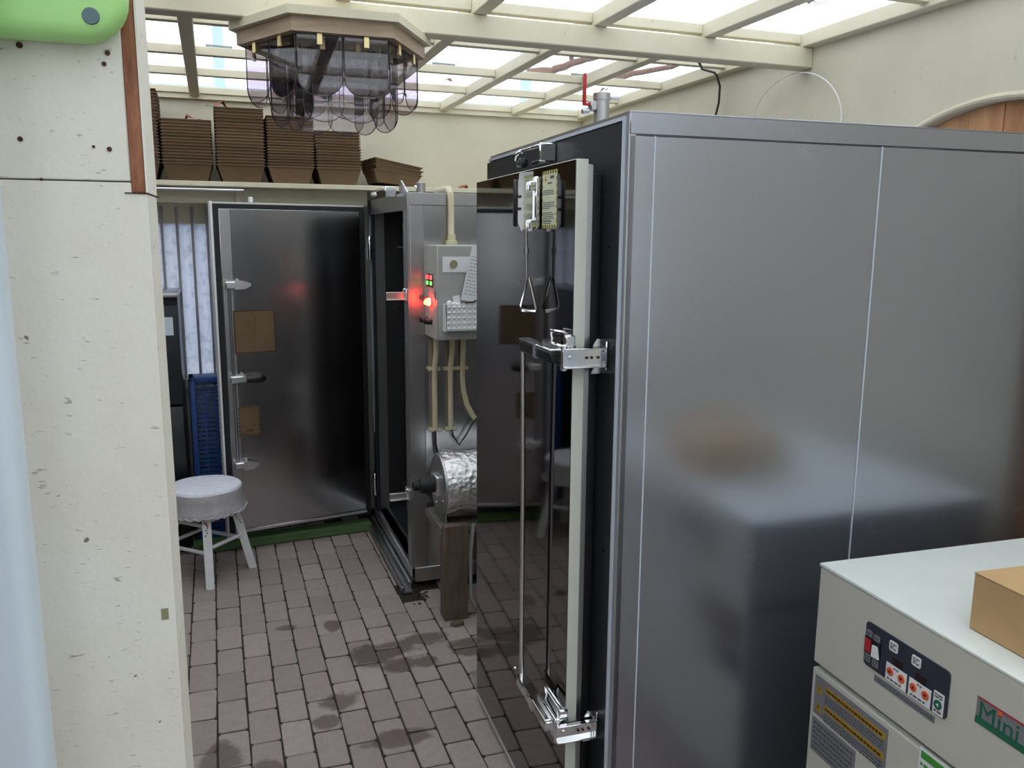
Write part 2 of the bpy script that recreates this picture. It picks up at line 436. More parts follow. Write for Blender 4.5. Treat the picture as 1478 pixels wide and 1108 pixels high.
# ---- glazed roof: rafters, purlins, one tie beam, one sheet per bay
RX = [-1.12, -.52, -.05, .42, .868, 1.305, 1.745, 2.178]
PY = [4.875, 4.34, 3.86, 3.30, 2.80, 2.19, 1.65, 1.10, .55, 0, -.55, -1.1, -1.65, -2.28]
bm = new(); box(bm, XL, XR, YB-.03, YB, ZR-.012, ZR+.05); box(bm, XL, XR, YF, YF+.03, ZR, ZR+.05)
roof = struct(ob('ceiling', bm, 'cream_timber'), 'glazed roof with cream timber bars')
for x in RX: ob('rafter', box(new(), x-.025, x+.025, YF, YB, ZR, ZR+.050, .003), 'cream_timber', roof)
for y in PY:
    for a, b in zip(RX[:-1], RX[1:]):
        ob('purlin', box(new(), a+.025, b-.025, y-.018, y+.018, ZR+.014, ZR+.048, .002), 'cream_timber', roof)
ob('tie_beam', box(new(), XL, XR, 2.765, 2.84, 2.285, ZR, .004), 'cream_timber', roof)
for i, (y1, y0) in enumerate(zip(PY[:-1], PY[1:])):
    for a, b in zip(RX[:-1], RX[1:]):
        ob('roof_sheet', box(new(), a-.01, b+.01, y0-.01, y1+.01, ZR+.0515, ZR+.0545), 'roof_sheet', roof)

# ---- partition in the foreground: painted chipboard, bare strip where the trim came off
part = link('wall_partition', None, None, (-.064, 1.0, 0), math.radians(-2.0)); struct(part, 'foreground partition of cream painted chipboard with chipped surface')
ob('lower_board', prism(new(), [(-1.05, 0), (0, 0), (0, 1.682), (-.0155, 1.682), (-.0155, 1.694), (-1.05, 1.694)], 'Y', 0, .10), 'painted_chipboard', part)
bm = new(); box(bm, -1.05, -.0155, 0, .10, 1.6955, 2.355, .0012); ob('upper_board', bm, 'painted_chipboard', part)
ob('bare_strip', box(new(), -.0153, -.0012, .0025, .09, 1.684, 2.35, .0008), 'bare_wood', part)
ob('edge_strip', box(new(), -.0012, .0008, .001, .10, 1.684, 2.355), 'painted_chipboard', part)
ob('nail', tube(new(), [(-.022, -.001, 1.683), (.0, -.0015, 1.683), (.009, .03, 1.6805)], .0007, 6), 'dark_print', part)
ob('tape_scrap', box(new(), -.0155, -.0075, -.0006, 0, 1.192, 1.206), 'magnet_tan', part)
for x, z, s in ((-.110, 1.827, .0032), (-.029, 1.825, .0026), (-.033, 1.814, .0024), (-.117, 1.735, .0026), (-.034, 1.728, .0026), (-.049, 1.730, .0016), (-.101, 1.695, .0016)):
    ob('nail_head', lathe(new(), [(s, -.0012), (s, 0.001)], 10, 'Y', (x, 0, z)), 'dark_print', part)

# ---- pale upright beside the partition and the green frame hung on it
t = thing('upright_pipe', 'pale bluish white rounded upright standing against the chipboard partition', 'pipe', (-.2115, .895, 0), math.radians(-2))
ob('pipe', prism(new(), rrect(-.028, .028, -.026, .026, .017, 6), 'Z', 0, 2.3), 'pale_plastic', t)
ob('base', box(new(), -.04, .04, -.038, .038, 0, .02, .004), 'pale_plastic', t)
t = thing('green_tray', 'light green plastic frame with rounded corner and grey dot on chipboard partition', 'frame', (-.173, .999, 1.830), math.radians(-2))
bm = new(); rings = []
for ins, y in ((.004, -.002), (0, -.006), (0, -.022), (.003, -.028), (.008, -.0315), (.016, -.033)):
    rings.append([bm.verts.new((x, y, z)) for x, z in rrect(-.16+ins, .105-ins, ins, .16-ins, .045-ins*.8, 8)])
for a, b in zip(rings[:-1], rings[1:]):
    for q in range(len(a)): bm.faces.new((a[q], a[(q+1) % len(a)], b[(q+1) % len(a)], b[q]))
bm.faces.new(rings[0]); bm.faces.new(rings[-1])
ob('shell', bm, 'green_plastic', t)
ob('dot', lathe(new(), [(.0075, -.0340), (.0082, -.0330), (.0082, -.030)], 20, 'Y', (.072, 0, .022)), 'grey_dot', t)
ob('mark', box(new(), .02, .034, -.0334, -.031, .036, .041, .0006), 'dark_print', t)

# ================================================================== NEAR CHAMBER
CH = thing('drying_chamber', 'large stainless steel drying chamber with closed mirror finish door', 'chamber', (.851, 1.652, 0), math.radians(-2.256))
W_, D_, H_ = 1.085, 1.30, 1.906
bm = new(); box(bm, .016, D_, .012, W_, .02, H_-.004, .002); ob('body', bm, 'dull_steel', CH)
ob('corner_panel', box(new(), .002, .062, 0, .012, .02, 1.857, .0015), 'side_steel', CH)
for a, b in ((.0635, .658), (.6605, 1.256), (1.2585, D_)):
    ob('side_panel', box(new(), a, b, .001, .012, .02, 1.857, .0015), 'side_steel', CH)
ob('top_band', box(new(), .002, D_, -.002, .012, 1.859, H_, .0015), 'side_steel', CH)
for a in (.0627, .6592, 1.2577): ob('seam_strip', box(new(), a-.0018, a+.0018, -.0006, .004, .02, 1.857), 'pale_trim', CH)
ob('top_plate', box(new(), .002, D_, -.002, W_, H_-.004, H_+.001, .001), 'side_steel', CH)
# front frame, trim line, sill
ob('front_frame', box(new(), -.004, .02, .022, W_+.028, .02, 1.888, .003), 'charcoal_frame', CH)
bm = new(); box(bm, -.006, .012, .014, .022, .02, 1.897); box(bm, -.006, .012, .022, W_, 1.889, 1.897); ob('frame_trim', bm, 'pale_trim', CH)
bm = new(); box(bm, .0, .016, 0, .014, .02, H_); box(bm, .0, .016, .014, W_, 1.897, H_); ob('frame_edge', bm, 'dull_steel', CH)
bm = new(); box(bm, -.060, .01, .0, W_+.02, 0, .018, .002); box(bm, -.066, .0, .985, W_+.02, 0, .040, .003); ob('floor_sill', bm, 'aluminium', CH)
for z in (1.22, 1.62, .9): ob('rivet', lathe(new(), [(.004, -.006), (.0035, -.003)], 10, 'X', (0, .06+.012*(z > 1), z)), 'chrome', CH)
# door
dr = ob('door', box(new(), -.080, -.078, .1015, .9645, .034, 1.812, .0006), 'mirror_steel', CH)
bm = new(); box(bm, -.0785, -.050, .1, .966, .032, 1.8135, .001); ob('door_edge', bm, 'cream_plastic', dr)
ob('door_back', box(new(), -.050, -.034, .108, .958, .04, 1.803, .001), 'dull_steel', dr)
ob('gasket', box(new(), -.034, -.004, .125, .94, .06, 1.785, .006, 2), 'black_rubber', dr)
ob('bottom_trim', box(new(), -.0825, -.0785, .1, .966, .028, .036), 'aluminium', dr)
# warning label
lb = ob('warning_label', box(new(), -.0808, -.0799, .220, .322, 1.662, 1.800), 'label_paper', dr)
bm = new()
for z0 in (1.662, 1.7915): box(bm, -.0812, -.0806, .220, .322, z0, z0+.0085)
for y0 in (.220, .3185): box(bm, -.0812, -.0806, y0, y0+.0035, 1.662, 1.80)
ob('label_border', bm, 'yellow_label', lb)
bm = new()
for z0 in (1.6625, 1.792):
    for k in range(6):
        y = .224+k*.0165; prism(bm, [(y, z0), (y+.008, z0), (y+.0125, z0+.0075), (y+.0045, z0+.0075)], 'X', -.0816, -.081)
for k in range(7):
    for y0 in (.2203, .3188): box(bm, -.0815, -.0811, y0, y0+.003, 1.676+k*.0165, 1.684+k*.0165)
ob('label_stripes', bm, 'black_plastic', lb)
bm = new(); rr = random.Random(5)
for z0, n in ((1.752, 3), (1.723, 4), (1.698, 5), (1.677, 3)):
    for k in range(n): box(bm, -.0811, -.0806, .316-rr.uniform(.05, .085), .316, z0-k*.0046, z0-k*.0046+.002)
box(bm, -.0811, -.0806, .255, .285, 1.768, 1.772); box(bm, -.0811, -.0806, .24, .268, 1.780, 1.787)
ob('label_print', bm, 'ink_grey', lb)
ob('label_sign', prism(new(), [(.292, 1.776), (.308, 1.776), (.300, 1.789)], 'X', -.0812, -.0806), 'amber_print', lb)
# frame keeper at the top
k = ob('keeper', box(new(), -.050, -.004, .436, .448, 1.836, 1.884, .003), 'chrome', CH)
bm = new(); box(bm, -.052, -.044, .44, .60, 1.872, 1.880, .002); tube(bm, [(-.048, .60, 1.876), (-.052, .63, 1.870), (-.052, .64, 1.856)], .006, 8)
ob('keeper_arm', bm, 'chrome', k)
ob('keeper_roller', lathe(new(), [(.007, .60), (.014, .604), (.014, .632), (.007, .636)], 16, 'Y', (-.040, 0, 1.846)), 'black_plastic', k)
ob('keeper_base', box(new(), -.016, -.004, .45, .62, 1.838, 1.850, .002), 'chrome', k)
# upper lever, swung out, with rod and pull grip
lv = ob('upper_lever', prism(new(), [(-.100, 1.655), (-.128, 1.655), (-.140, 1.680), (-.140, 1.765), (-.132, 1.798), (-.098, 1.803), (-.094, 1.77), (-.094, 1.69)], 'Y', .346, .352), 'chrome', CH)
bm = new(); box(bm, -.096, -.080, .334, .372, 1.66, 1.79, .004); box(bm, -.112, -.092, .332, .347, 1.755, 1.778, .003); box(bm, -.112, -.092, .332, .347, 1.662, 1.684, .003); ob('lever_base', bm, 'chrome', lv)
bm = new(); box(bm, -.148, -.138, .340, .358, 1.665, 1.782, .004); ob('lever_back', bm, 'black_plastic', lv)
for z in (1.74, 1.71): ob('bolt', lathe(new(), [(.004, .342), (.004, .347)], 8, 'Y', (-.133, 0, z)), 'dark_print', lv)
bm = new(); tube(bm, [(-.118, .337, 1.66), (-.116, .335, 1.535)], .004, 8); tube(bm, [(-.1172, .336, 1.615), (-.1168, .336, 1.598)], .0068, 8); ob('pull_rod', bm, 'dull_steel', lv)
bm = new(); tube(bm, [(-.114, .335, 1.541), (-.131, .337, 1.468), (-.128, .337, 1.456), (-.094, .333, 1.452), (-.090, .333, 1.46), (-.110, .335, 1.541)], .0045, 8); ob('pull_grip', bm, 'chrome', lv)
def latch(z, name, mid):
    L = ob(name, box(new(), -.118, -.080, .075, .21, z-.024, z+.006, .004), 'chrome', CH)
    bm = new(); box(bm, -.135, -.108, .10, .335, z-.040, z-.012, .004); ob('lever', bm, 'black_plastic' if mid else 'chrome', L)
    bm = new(); box(bm, -.136, -.106, .10, .335, z-.012, z-.006, .002); box(bm, -.137, -.131, .20, .22, z-.04, z-.006); ob('lever_cap', bm, 'chrome', L)
    bm = new(); box(bm, -.120, -.1, .068, .10, z-.045, z+.0, .003); ob('pivot', bm, 'chrome', L)
    ob('pivot_pin', lathe(new(), [(.008, z-.052), (.008, z+.004)], 12, 'Z', (-.112, .072, 0)), 'aluminium', L)
    bm = new(); tube(bm, [(-.092, .20, z), (-.096, .196, z+.026), (-.098, .11, z+.030), (-.094, .085, z+.026), (-.09, .08, z)], .0055, 8)
    box(bm, -.106, -.082, .076, .094, z-.002, z+.028, .003); ob('grip', bm, 'chrome', L)
    # strap across the door edge to the keeper on the frame
    bm = new(); zt, zb = (z+.0, z-.046)
    box(bm, -.118, -.018, .062, .068, zb, zt, .001); box(bm, -.118, -.014, .050, .068, zt-.004, zt, .001); box(bm, -.118, -.014, .050, .068, zb, zb+.004, .001)
    box(bm, -.018, -.013, .050, .068, zb, zt, .001); ob('strap', bm, 'chrome', L)
    for x in (-.098, -.060, -.048, -.032): ob('screw', lathe(new(), [(.006 if x < -.09 else .0035, .059), (.006 if x < -.09 else .0035, .063)], 10, 'Y', (x, 0, (zt+zb)/2)), 'chrome' if x < -.09 else 'dark_print', L)
    bm = new(); prism(bm, [(-.044, z-.062), (-.004, z-.062), (-.004, z+.018), (-.030, z+.018), (-.040, z+.004), (-.036, z-.046)], 'Y', .069, .074)
    box(bm, -.010, -.004, .066, .088, z-.055, z+.012, .002); ob('strap_keeper', bm, 'chrome', L)
    return L
latch(1.392, 'mid_latch', True)
latch(.458, 'low_latch', False)
bm = new(); tube(bm, [(-.124, .337, 1.352), (-.120, .337, 1.0), (-.119, .337, .50), (-.118, .333, .438), (-.120, .30, .425)], .0062, 10); ob('link_rod', bm, 'aluminium', CH)
ob('rod_knob', lathe(new(), [(.002, -.134), (.0045, -.131), (.0045, -.127), (.002, -.124)], 10, 'X', (0, .36, .455)), 'chrome', CH)
# exhaust pipe and red valve on top
VP = thing('valve_pipe', 'steel pipe stub with red lever valve on the chamber roof', 'valve', (.905, 1.905, 1.905), math.radians(-2.256))
ob('stub', lathe(new(), [(.019, .0), (.019, .060), (.021, .062), (.021, .078), (.013, .079)], 18, 'Z', (0, 0, 0)), 'dull_steel', VP)
bm = new(); box(bm, -.032, -.015, -.011, .011, .036, .060, .003); tube(bm, [(-.033, 0, .036), (-.05, 0, .034)], .006, 8); ob('valve_body', bm, 'dull_steel', VP)
bm = new(); box(bm, .015, .045, -.014, .014, .066, .073, .002); ob('flange', bm, 'aluminium', VP)
bm = new(); box(bm, -.044, -.018, -.006, .006, .048, .054, .001); box(bm, -.0485, -.0415, -.007, .007, .048, .122, .003, 2); ob('lever', bm, 'red_paint', VP)

# ================================================================== FAR CHAMBER WITH ITS DOOR OPEN
FC = thing('drying_chamber', 'smaller stainless steel drying chamber with its dark interior open', 'chamber', (.82, 3.645, 0))
X1, Yw, T = 1.27, .965, 1.83
bm = new()                                                  # insulated shell, open at the front
box(bm, .004, X1, .004, .06, .05, T-.002); box(bm, .004, X1, Yw-.06, Yw, .05, T-.002); box(bm, X1-.06, X1, .06, Yw-.06, .05, T-.002)
box(bm, .004, X1, .06, Yw-.06, T-.062, T-.002); box(bm, .004, X1, .06, Yw-.06, .05, .10); ob('shell', bm, 'dull_steel', FC)
ob('corner_panel', box(new(), 0, .058, -.002, .004, .04, T-.055, .001), 'dull_steel', FC)
for a, b in ((.060, .50), (.502, .90), (.902, X1)): ob('side_panel', box(new(), a, b, -.001, .004, .04, T-.055, .001), 'brushed_steel', FC)
ob('top_band', box(new(), 0, X1, -.003, .004, T-.053, T, .001), 'dull_steel', FC)
ob('base_channel', box(new(), .0, X1, -.004, .004, .03, .10, .002), 'dull_steel', FC)
bm = new(); box(bm, -.012, .006, 0, .085, .05, T); ob('front_post', bm, 'dull_steel', FC)
bm = new(); box(bm, -.012, .006, Yw-.085, Yw, .05, T); ob('front_post', bm, 'charcoal_frame', FC)
bm = new(); box(bm, -.012, .006, .085, Yw-.085, T-.075, T); ob('header', bm, 'dull_steel', FC)
bm = new(); box(bm, -.014, .05, .0, Yw, .04, .10, .003); ob('sill', bm, 'aluminium', FC)
ob('edge_trim', box(new(), -.015, -.011, Yw-.045, Yw-.036, .55, T-.08), 'pale_trim', FC)
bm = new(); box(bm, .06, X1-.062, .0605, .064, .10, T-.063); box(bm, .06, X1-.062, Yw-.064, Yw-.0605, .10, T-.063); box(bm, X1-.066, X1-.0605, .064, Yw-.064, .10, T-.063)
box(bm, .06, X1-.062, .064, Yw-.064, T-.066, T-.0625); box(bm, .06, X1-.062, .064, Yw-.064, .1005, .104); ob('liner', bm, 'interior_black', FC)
for x in (.16, .62, 1.08):
    for y in (.13, Yw-.13):
        ob('rack_post', box(new(), x-.011, x+.011, y-.011, y+.011, .104, T-.12, .002), 'dull_steel', FC)
for i in range(9):
    z = .26+i*.165
    for y in (.115, Yw-.115):
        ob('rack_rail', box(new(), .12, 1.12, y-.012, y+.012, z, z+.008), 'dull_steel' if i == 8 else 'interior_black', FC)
bm = new(); box(bm, -.075, -.060, -.05, Yw+.0, 0, .034, .002); box(bm, -.075, -.02, -.05, Yw, 0, .008); box(bm, -.035, -.022, -.02, Yw, 0, .045, .002); ob('floor_track', bm, 'dull_steel', FC)
# keepers for the open door's latches
def keeper(z, y):
    K = ob('keeper', box(new(), -.020, -.012, y-.02, y+.055, z-.03, z+.022, .002), 'aluminium', FC)
    bm = new(); box(bm, -.105, -.015, y, y+.004, z-.024, z+.008, .001); box(bm, -.105, -.012, y-.014, y+.004, z+.006, z+.010, .001); box(bm, -.105, -.012, y-.014, y+.004, z-.026, z-.022, .001)
    ob('keeper_strap', bm, 'aluminium', K)
    ob('keeper_block', box(new(), -.03, -.012, y-.016, y-.002, z+.008, z+.026, .003), 'chrome', K)
keeper(1.386, .03); keeper(.455, .04)
bm = new(); box(bm, -.062, -.012, .23, .245, T-.012, T+.036, .003); box(bm, -.062, -.054, .24, .56, T+.022, T+.034, .002); ob('top_keeper', bm, 'chrome', FC)
ob('keeper_roller', lathe(new(), [(.008, .55), (.013, .553), (.013, .585), (.008, .588)], 14, 'Y', (-.054, 0, T+.014)), 'aluminium', FC)
ob('gusset', prism(new(), [(.06, T), (.24, T), (.225, T+.062), (.20, T+.062)], 'X', .004, .012), 'dull_steel', FC)
for z in (1.58, .26): ob('hinge', lathe(new(), [(.013, z-.065), (.016, z-.06), (.016, z+.055), (.013, z+.06)], 14, 'Z', (-.022, Yw-.075, 0)), 'chrome', FC)
VQ = thing('pipe_stub', 'short grey pipe stub standing on the smaller chamber roof', 'pipe', (.905, 3.79, T))
ob('stub', lathe(new(), [(.022, 0), (.022, .05), (.016, .052)], 16, 'Z'), 'dull_steel', VQ)
ob('fitting', lathe(new(), [(.007, -.03), (.010, -.026), (.010, -.018)], 10, 'X', (0, 0, .03)), 'chrome', VQ)
# conduit over the top into the control box
CB = thing('control_box', 'grey control box with displays and a lit red lamp on the smaller chamber', 'control box', (.881, 3.643, 0))
ob('case', box(new(), 0, .36, -.228, 0, 1.205, 1.605, .003), 'box_enamel', CB)
ob('front_cover', box(new(), .002, .358, -.232, -.227, 1.207, 1.603, .002), 'box_enamel', CB)
for y in (-.072, -.136):
    dsp = ob('display', box(new(), -.004, .001, y-.026, y+.026, 1.425, 1.482, .001), 'display_dark', CB)
    bm = new(); 
    for z, hh in ((1.458, .018),):
        for yy in (y-.011, y+.011): box(bm, -.0052, -.0038, yy-.007, yy+.007, z, z+hh)
    ob('red_digits', bm, 'led_red', dsp)
    bm = new()
    for yy in (y-.011, y+.011): box(bm, -.0052, -.0038, yy-.006, yy+.006, 1.434, 1.450)
    ob('green_digits', bm, 'led_green', dsp)
lm = ob('lamp', lathe(new(), [(.018, -.006), (.018, 0)], 18, 'X', (0, -.125, 1.362)), 'chrome', CB)
ob('lamp_lens', lathe(new(), [(.010, -.028), (.014, -.024), (.017, -.014), (.017, -.005)], 18, 'X', (0, -.125, 1.362)), 'lamp_red', lm)
ob('lamp_tip', lathe(new(), [(.003, -.034), (.008, -.032), (.0095, -.027)], 14, 'X', (0, -.128, 1.360)), 'lamp_core', lm)
ob('pilot', lathe(new(), [(.006, -.022), (.011, -.018), (.012, -.002)], 16, 'X', (0, -.062, 1.368)), 'red_plastic', CB)
for y in (-.052, -.128):
    kb = ob('knob', lathe(new(), [(.010, -.028), (.013, -.022), (.014, -.004), (.016, -.001)], 16, 'X', (0, y, 1.277)), 'black_plastic', CB)
    ob('knob_bar', box(new(), -.036, -.026, y-.004, y+.004, 1.266, 1.288, .001), 'black_plastic', kb)
ob('latch', box(new(), -.004, .001, -.205, -.185, 1.375, 1.425, .001), 'dull_steel', CB)
def paper(name, label, group, M, w, h, lines, cat='paper'):
    p = ob(name, box(new(), 0, w, -.0006, 0, 0, h), 'white_paper'); p.matrix_world = M; tag(p, label, cat, group)
    if lines:
        bm = new(); rr = random.Random(2)
        for i in range(lines):
            z = h*(.12+.74*i/lines); x = w*.12
            while x < w*.82:
                dx = rr.uniform(.006, .016); box(bm, x, min(x+dx, w*.88), -.0011, -.0006, z, z+.0022); x += dx+.005
        q = ob('print', bm, 'ink_grey', p)
    return p
paper('note', 'narrow blank white strip held by a round magnet on the control box', None, Matrix.Translation((.903, 3.409, 1.493)), .15, .065, 0)
tag(ob('magnet', lathe(new(), [(.015, -.007), (.0165, -.005), (.0165, 0)], 18, 'Y', (.951, 3.4075, 1.528)), 'magnet_tan'), 'round tan magnet on white strip of control box', 'magnet')
paper('note', 'long printed white sheet tilted over the white basket', None, Matrix.Translation((.978, 3.396, 1.378)) @ Matrix.Rotation(math.radians(12), 4, 'Y') @ Matrix.Rotation(math.radians(3), 4, 'X'), .075, .235, 12)
# quilted basket on the cover
bk = thing('basket', 'white quilted plastic basket fixed on the control box front', 'basket', (.905, 3.408, 1.247))
bm = new(); prism(bm, [(0, 0), (.20, 0), (.205, .115), (-.004, .115)], 'Y', -.052, -.049); prism(bm, [(0, 0), (.20, 0), (.205, .115), (-.004, .115)], 'Y', -.003, 0)
box(bm, 0, .20, -.052, 0, 0, .003); box(bm, -.003, .001, -.052, 0, 0, .115); box(bm, .199, .204, -.052, 0, 0, .115); ob('tray', bm, 'white_paint', bk)
bm = new()
for i in range(9):
    for j in range(5):
        cx, cz, s = .011+i*.0225, .012+j*.0225, .0105
        a = [bm.verts.new((cx+dx, -.0522, cz+dz)) for dx, dz in ((-s, 0), (0, -s), (s, 0), (0, s))]; tip = bm.verts.new((cx, -.0580, cz))
        for q in range(4): bm.faces.new((a[q], a[(q+1) % 4], tip))
o = ob('quilting', bm, 'white_paint', bk, smooth=0); o['kind'] = 'stuff'
bm = new(); r9 = random.Random(4)
for i in range(3): lathe(bm, [(.004, -.01), (.014, .0), (.012, .012), (.003, .018)], 9, 'Z', (.02+.018*i, -.026, .112-.006*i), lambda a, j: .2*math.sin(4*a+i))
tag(ob('tissue', bm, 'white_paper', loc=(.905, 3.408, 1.247)), 'crumpled white tissue sticking out of the white basket', 'tissue')
tag(ob('card', box(new(), 0, .03, -.001, 0, 0, .05, M=Matrix.Translation((.947, 3.385, 1.345)) @ Matrix.Rotation(math.radians(-8), 4, 'Y')), 'white_paper'), 'small white card standing in the white basket', 'card')
tag(ob('marker_pen', tube(new(), [(.985, 3.352, 1.369), (1.02, 3.352, 1.370), (1.034, 3.352, 1.377)], .004, 8), 'dark_print'), 'dark marker pen lying across the white basket rim', 'pen')
# conduits
cn = thing('conduit', 'cream conduit bending over the chamber top into the control box', 'conduit', (0, 0, 0))
bm = new(); tube(bm, [(1.0, 3.86, T+.018), (1.0, 3.72, T+.02), (1.0, 3.66, T+.018), (1.0, 3.628, T-.005), (1.0, 3.622, T-.04), (1.0, 3.622, 1.66), (1.0, 3.60, 1.63), (.995, 3.585, 1.605)], .0145, 12); ob('tube', bm, 'conduit_cream', cn)
ob('connector', lathe(new(), [(.026, 1.605), (.026, 1.622), (.018, 1.624), (.018, 1.65)], 14, 'Z', (.995, 3.596, 0)), 'conduit_cream', cn)
for (x, zb, nm) in ((.919, .765, 'upright cream conduit nearest the chamber front, below the control box'), (.993, .765, 'middle upright cream conduit below the control box'),):
    cn = thing('conduit', nm, 'conduit', (x, 3.605, 0))
    bm = new(); tube(bm, [(.004, 0, 1.21), (.004, 0, 1.12), (0, .015, 1.06), (0, .018, .98), (0, .018, zb)], .0125, 12); ob('tube', bm, 'conduit_cream', cn)
    for z in (1.048, .766): ob('clamp', box(new(), -.028, .028, .012, .036, z-.008, z+.008, .003), 'conduit_cream', cn)
cn = thing('conduit', 'cream conduit curving away below the control box toward the near door', 'conduit', (1.05, 3.605, 0))
bm = new(); tube(bm, [(0, 0, 1.21), (0, .005, 1.12), (0, .018, 1.02), (.004, .018, .95), (.02, .018, .88), (.05, .018, .82), (.10, .018, .77)], .0125, 12); ob('tube', bm, 'conduit_cream', cn)
ob('clamp', box(new(), -.028, .028, .012, .036, 1.04, 1.056, .003), 'conduit_cream', cn)
tag(ob('power_cable', tube(new(), [(.919, 3.622, .77), (.920, 3.62, .70), (.926, 3.612, .66), (.932, 3.606, .64)], .006, 8), 'black_cable'), 'black cable hanging from conduit down to the foil drum', 'cable')
tag(ob('power_cable', tube(new(), [(.993, 3.622, .77), (1.005, 3.615, .73), (1.03, 3.61, .69), (1.06, 3.61, .73), (1.09, 3.61, .78), (1.115, 3.61, .81)], .004, 8), 'black_cable'), 'thin black cable looping sideways above the foil drum', 'cable')

# foil wrapped drum on its timber stand
DR = thing('foil_drum', 'drum wrapped in crumpled aluminium foil beside the smaller chamber', 'drum', (.885, 3.43, .566))
rw = random.Random(8); ph = [rw.uniform(0, 6) for _ in range(12)]
ob('drum', lathe(new(), [(.10, .0), (.140, .006), (.150, .03), (.148, .10), (.151, .2), (.147, .32), (.13, .34)], 40, 'X', (0, 0, 0), lambda a, j: .02*math.sin(5*a+ph[j])+.012*math.sin(11*a+ph[j+3])), 'crumpled_foil', DR)
ob('end_plate', lathe(new(), [(.135, -.004), (.138, .0), (.138, .012)], 36, 'X'), 'dull_steel', DR)
bm = new(); box(bm, -.022, -.002, -.045, .045, -.045, .045, .004); ob('mount_plate', bm, 'aluminium', DR)
ob('nozzle', lathe(new(), [(.012, -.118), (.020, -.114), (.022, -.092), (.030, -.088), (.036, -.078), (.036, -.02)], 20, 'X', (0, 0, .002)), 'black_rubber', DR)
for y, z in ((.03, -.09), (-.09, -.05)): ob('screw', lathe(new(), [(.004, -.008), (.005, -.002)], 8, 'X', (0, y, z)), 'chrome', DR)
ob('bracket', prism(new(), [(-.10, -.16), (.10, -.16), (.085, -.10), (-.085, -.10)], 'X', .004, .010), 'dull_steel', DR)
tag(ob('support_board', box(new(), .862, 1.26, 3.30, 3.60, .372, .406, .003), 'grey_timber'), 'grey weathered board carrying the foil drum', 'board')
bm = new(); prism(bm, [(3.258, 0), (3.335, 0), (3.335, .371), (3.2985, .371), (3.2985, .43), (3.258, .43)], 'X', .862, .968)
bmesh.ops.bevel(bm, geom=list(bm.edges), offset=.004, segments=1, affect='EDGES')
tag(ob('timber_post', bm, 'dark_timber'), 'short dark square timber post under the drum board', 'post')
tag(ob('timber_post', box(new(), 1.16, 1.25, 3.40, 3.48, 0, .372, .005), 'dark_timber'), 'rear dark timber post under the drum board behind the near door', 'post')
tag(ob('stone_chip', lathe(new(), [(.012, 0), (.028, .004), (.024, .016), (.006, .02)], 9, 'Z', (.905, 3.215, -.001), lambda a, j: .2*math.sin(2*a+1)), 'dark_timber'), 'small brown stone lying at the foot of the timber post', 'stone')
tag(ob('drain_hose', tube(new(), [(1.0, 3.284, .42), (.986, 3.284, .30), (.982, 3.27, .18), (.985, 3.27, .08), (1.02, 3.30, .012), (1.2, 3.38, .010)], .008, 8), 'neutral_grey'), 'thin grey hose drooping behind the timber post', 'hose')

# the open door, seen from its latch side
DO = thing('chamber_door', 'open brushed steel chamber door with black seal and three latches', 'door', (.772, 4.5, 0), math.radians(10.5))
ob('leaf', box(new(), -.785, -.005, .012, .05, .095, 1.80, .002), 'cream_plastic', DO)
ob('seal', box(new(), -.778, -.006, -.002, .014, .100, 1.792, .004), 'black_rubber', DO)
ob('face', box(new(), -.752, -.036, -.006, .0, .130, 1.768, .002), 'inner_steel', DO)
ob('latch_strip', box(new(), -.748, -.70, -.0075, -.004, .35, 1.765, .001), 'dull_steel', DO)
ob('bottom_trim', box(new(), -.750, -.034, -.010, -.002, .112, .128, .001), 'aluminium', DO)
ob('edge_trim', box(new(), -.790, -.779, -.004, .05, .095, 1.803, .002), 'white_paint', DO)
for z, typ in ((1.398, 0), (.925, 1), (.478, 0)):
    L = ob('latch', box(new(), -.742, -.66, -.042, -.006, z-.018, z+.018, .005), 'aluminium', DO)
    if typ == 0:
        ob('latch_nose', prism(new(), [(-.70, z-.022), (-.65, z-.02), (-.622, z-.004), (-.625, z+.010), (-.66, z+.020), (-.70, z+.022)], 'Y', -.052, -.020), 'aluminium', L)
    else:
        ob('latch_grip', tube(new(), [(-.665, -.035, z), (-.64, -.037, z), (-.61, -.038, z), (-.585, -.038, z), (-.57, -.037, z)], [.017, .021, .024, .023, .012], 12), 'black_plastic', L)
    ob('bolt', lathe(new(), [(.006, -.03), (.006, -.006)], 8, 'Y', (-.735, 0, z+.024)), 'aluminium', L)
    ob('bolt', lathe(new(), [(.005, -.02), (.005, -.006)], 8, 'Y', (-.68, 0, z+.026)), 'aluminium', L)
ob('latch_rod', tube(new(), [(-.722, -.022, 1.39), (-.722, -.022, .49)], .006, 8), 'dull_steel', DO)
for (x0, x1, z0, z1, dashed) in ((-.708, -.502, 1.052, 1.270, 0), (-.707, -.600, .627, .778, 1)):
    q = ob('notice', box(new(), x0, x1, -.0072, -.006, z0, z1), 'brown_label', DO)
    bm = new(); th = .007
    for (a, b, c, d) in ((x0, x1, z0, z0+th), (x0, x1, z1-th, z1), (x0, x0+th, z0, z1), (x1-th, x1, z0, z1)):
        if dashed:
            n = 7
            for i in range(n):
                if b-a > d-c: box(bm, a+(b-a)*i/n, a+(b-a)*(i+.55)/n, -.0078, -.0071, c, d)
                else: box(bm, a, b, -.0078, -.0071, c+(d-c)*i/n, c+(d-c)*(i+.55)/n)
        else: box(bm, a, b, -.0078, -.0071, c, d)
    ob('notice_border', bm, 'brown_border', q)
    bm = new()
    if not dashed:
        for i in range(5): box(bm, (x0+x1)/2+.002, (x0+x1)/2+.008, -.0078, -.0071, z0+.105+i*.016, z0+.112+i*.016)
    else: box(bm, x0+.035, x0+.07, -.0078, -.0071, z0+.02, z0+.032)
    ob('notice_print', bm, 'brown_border', q)
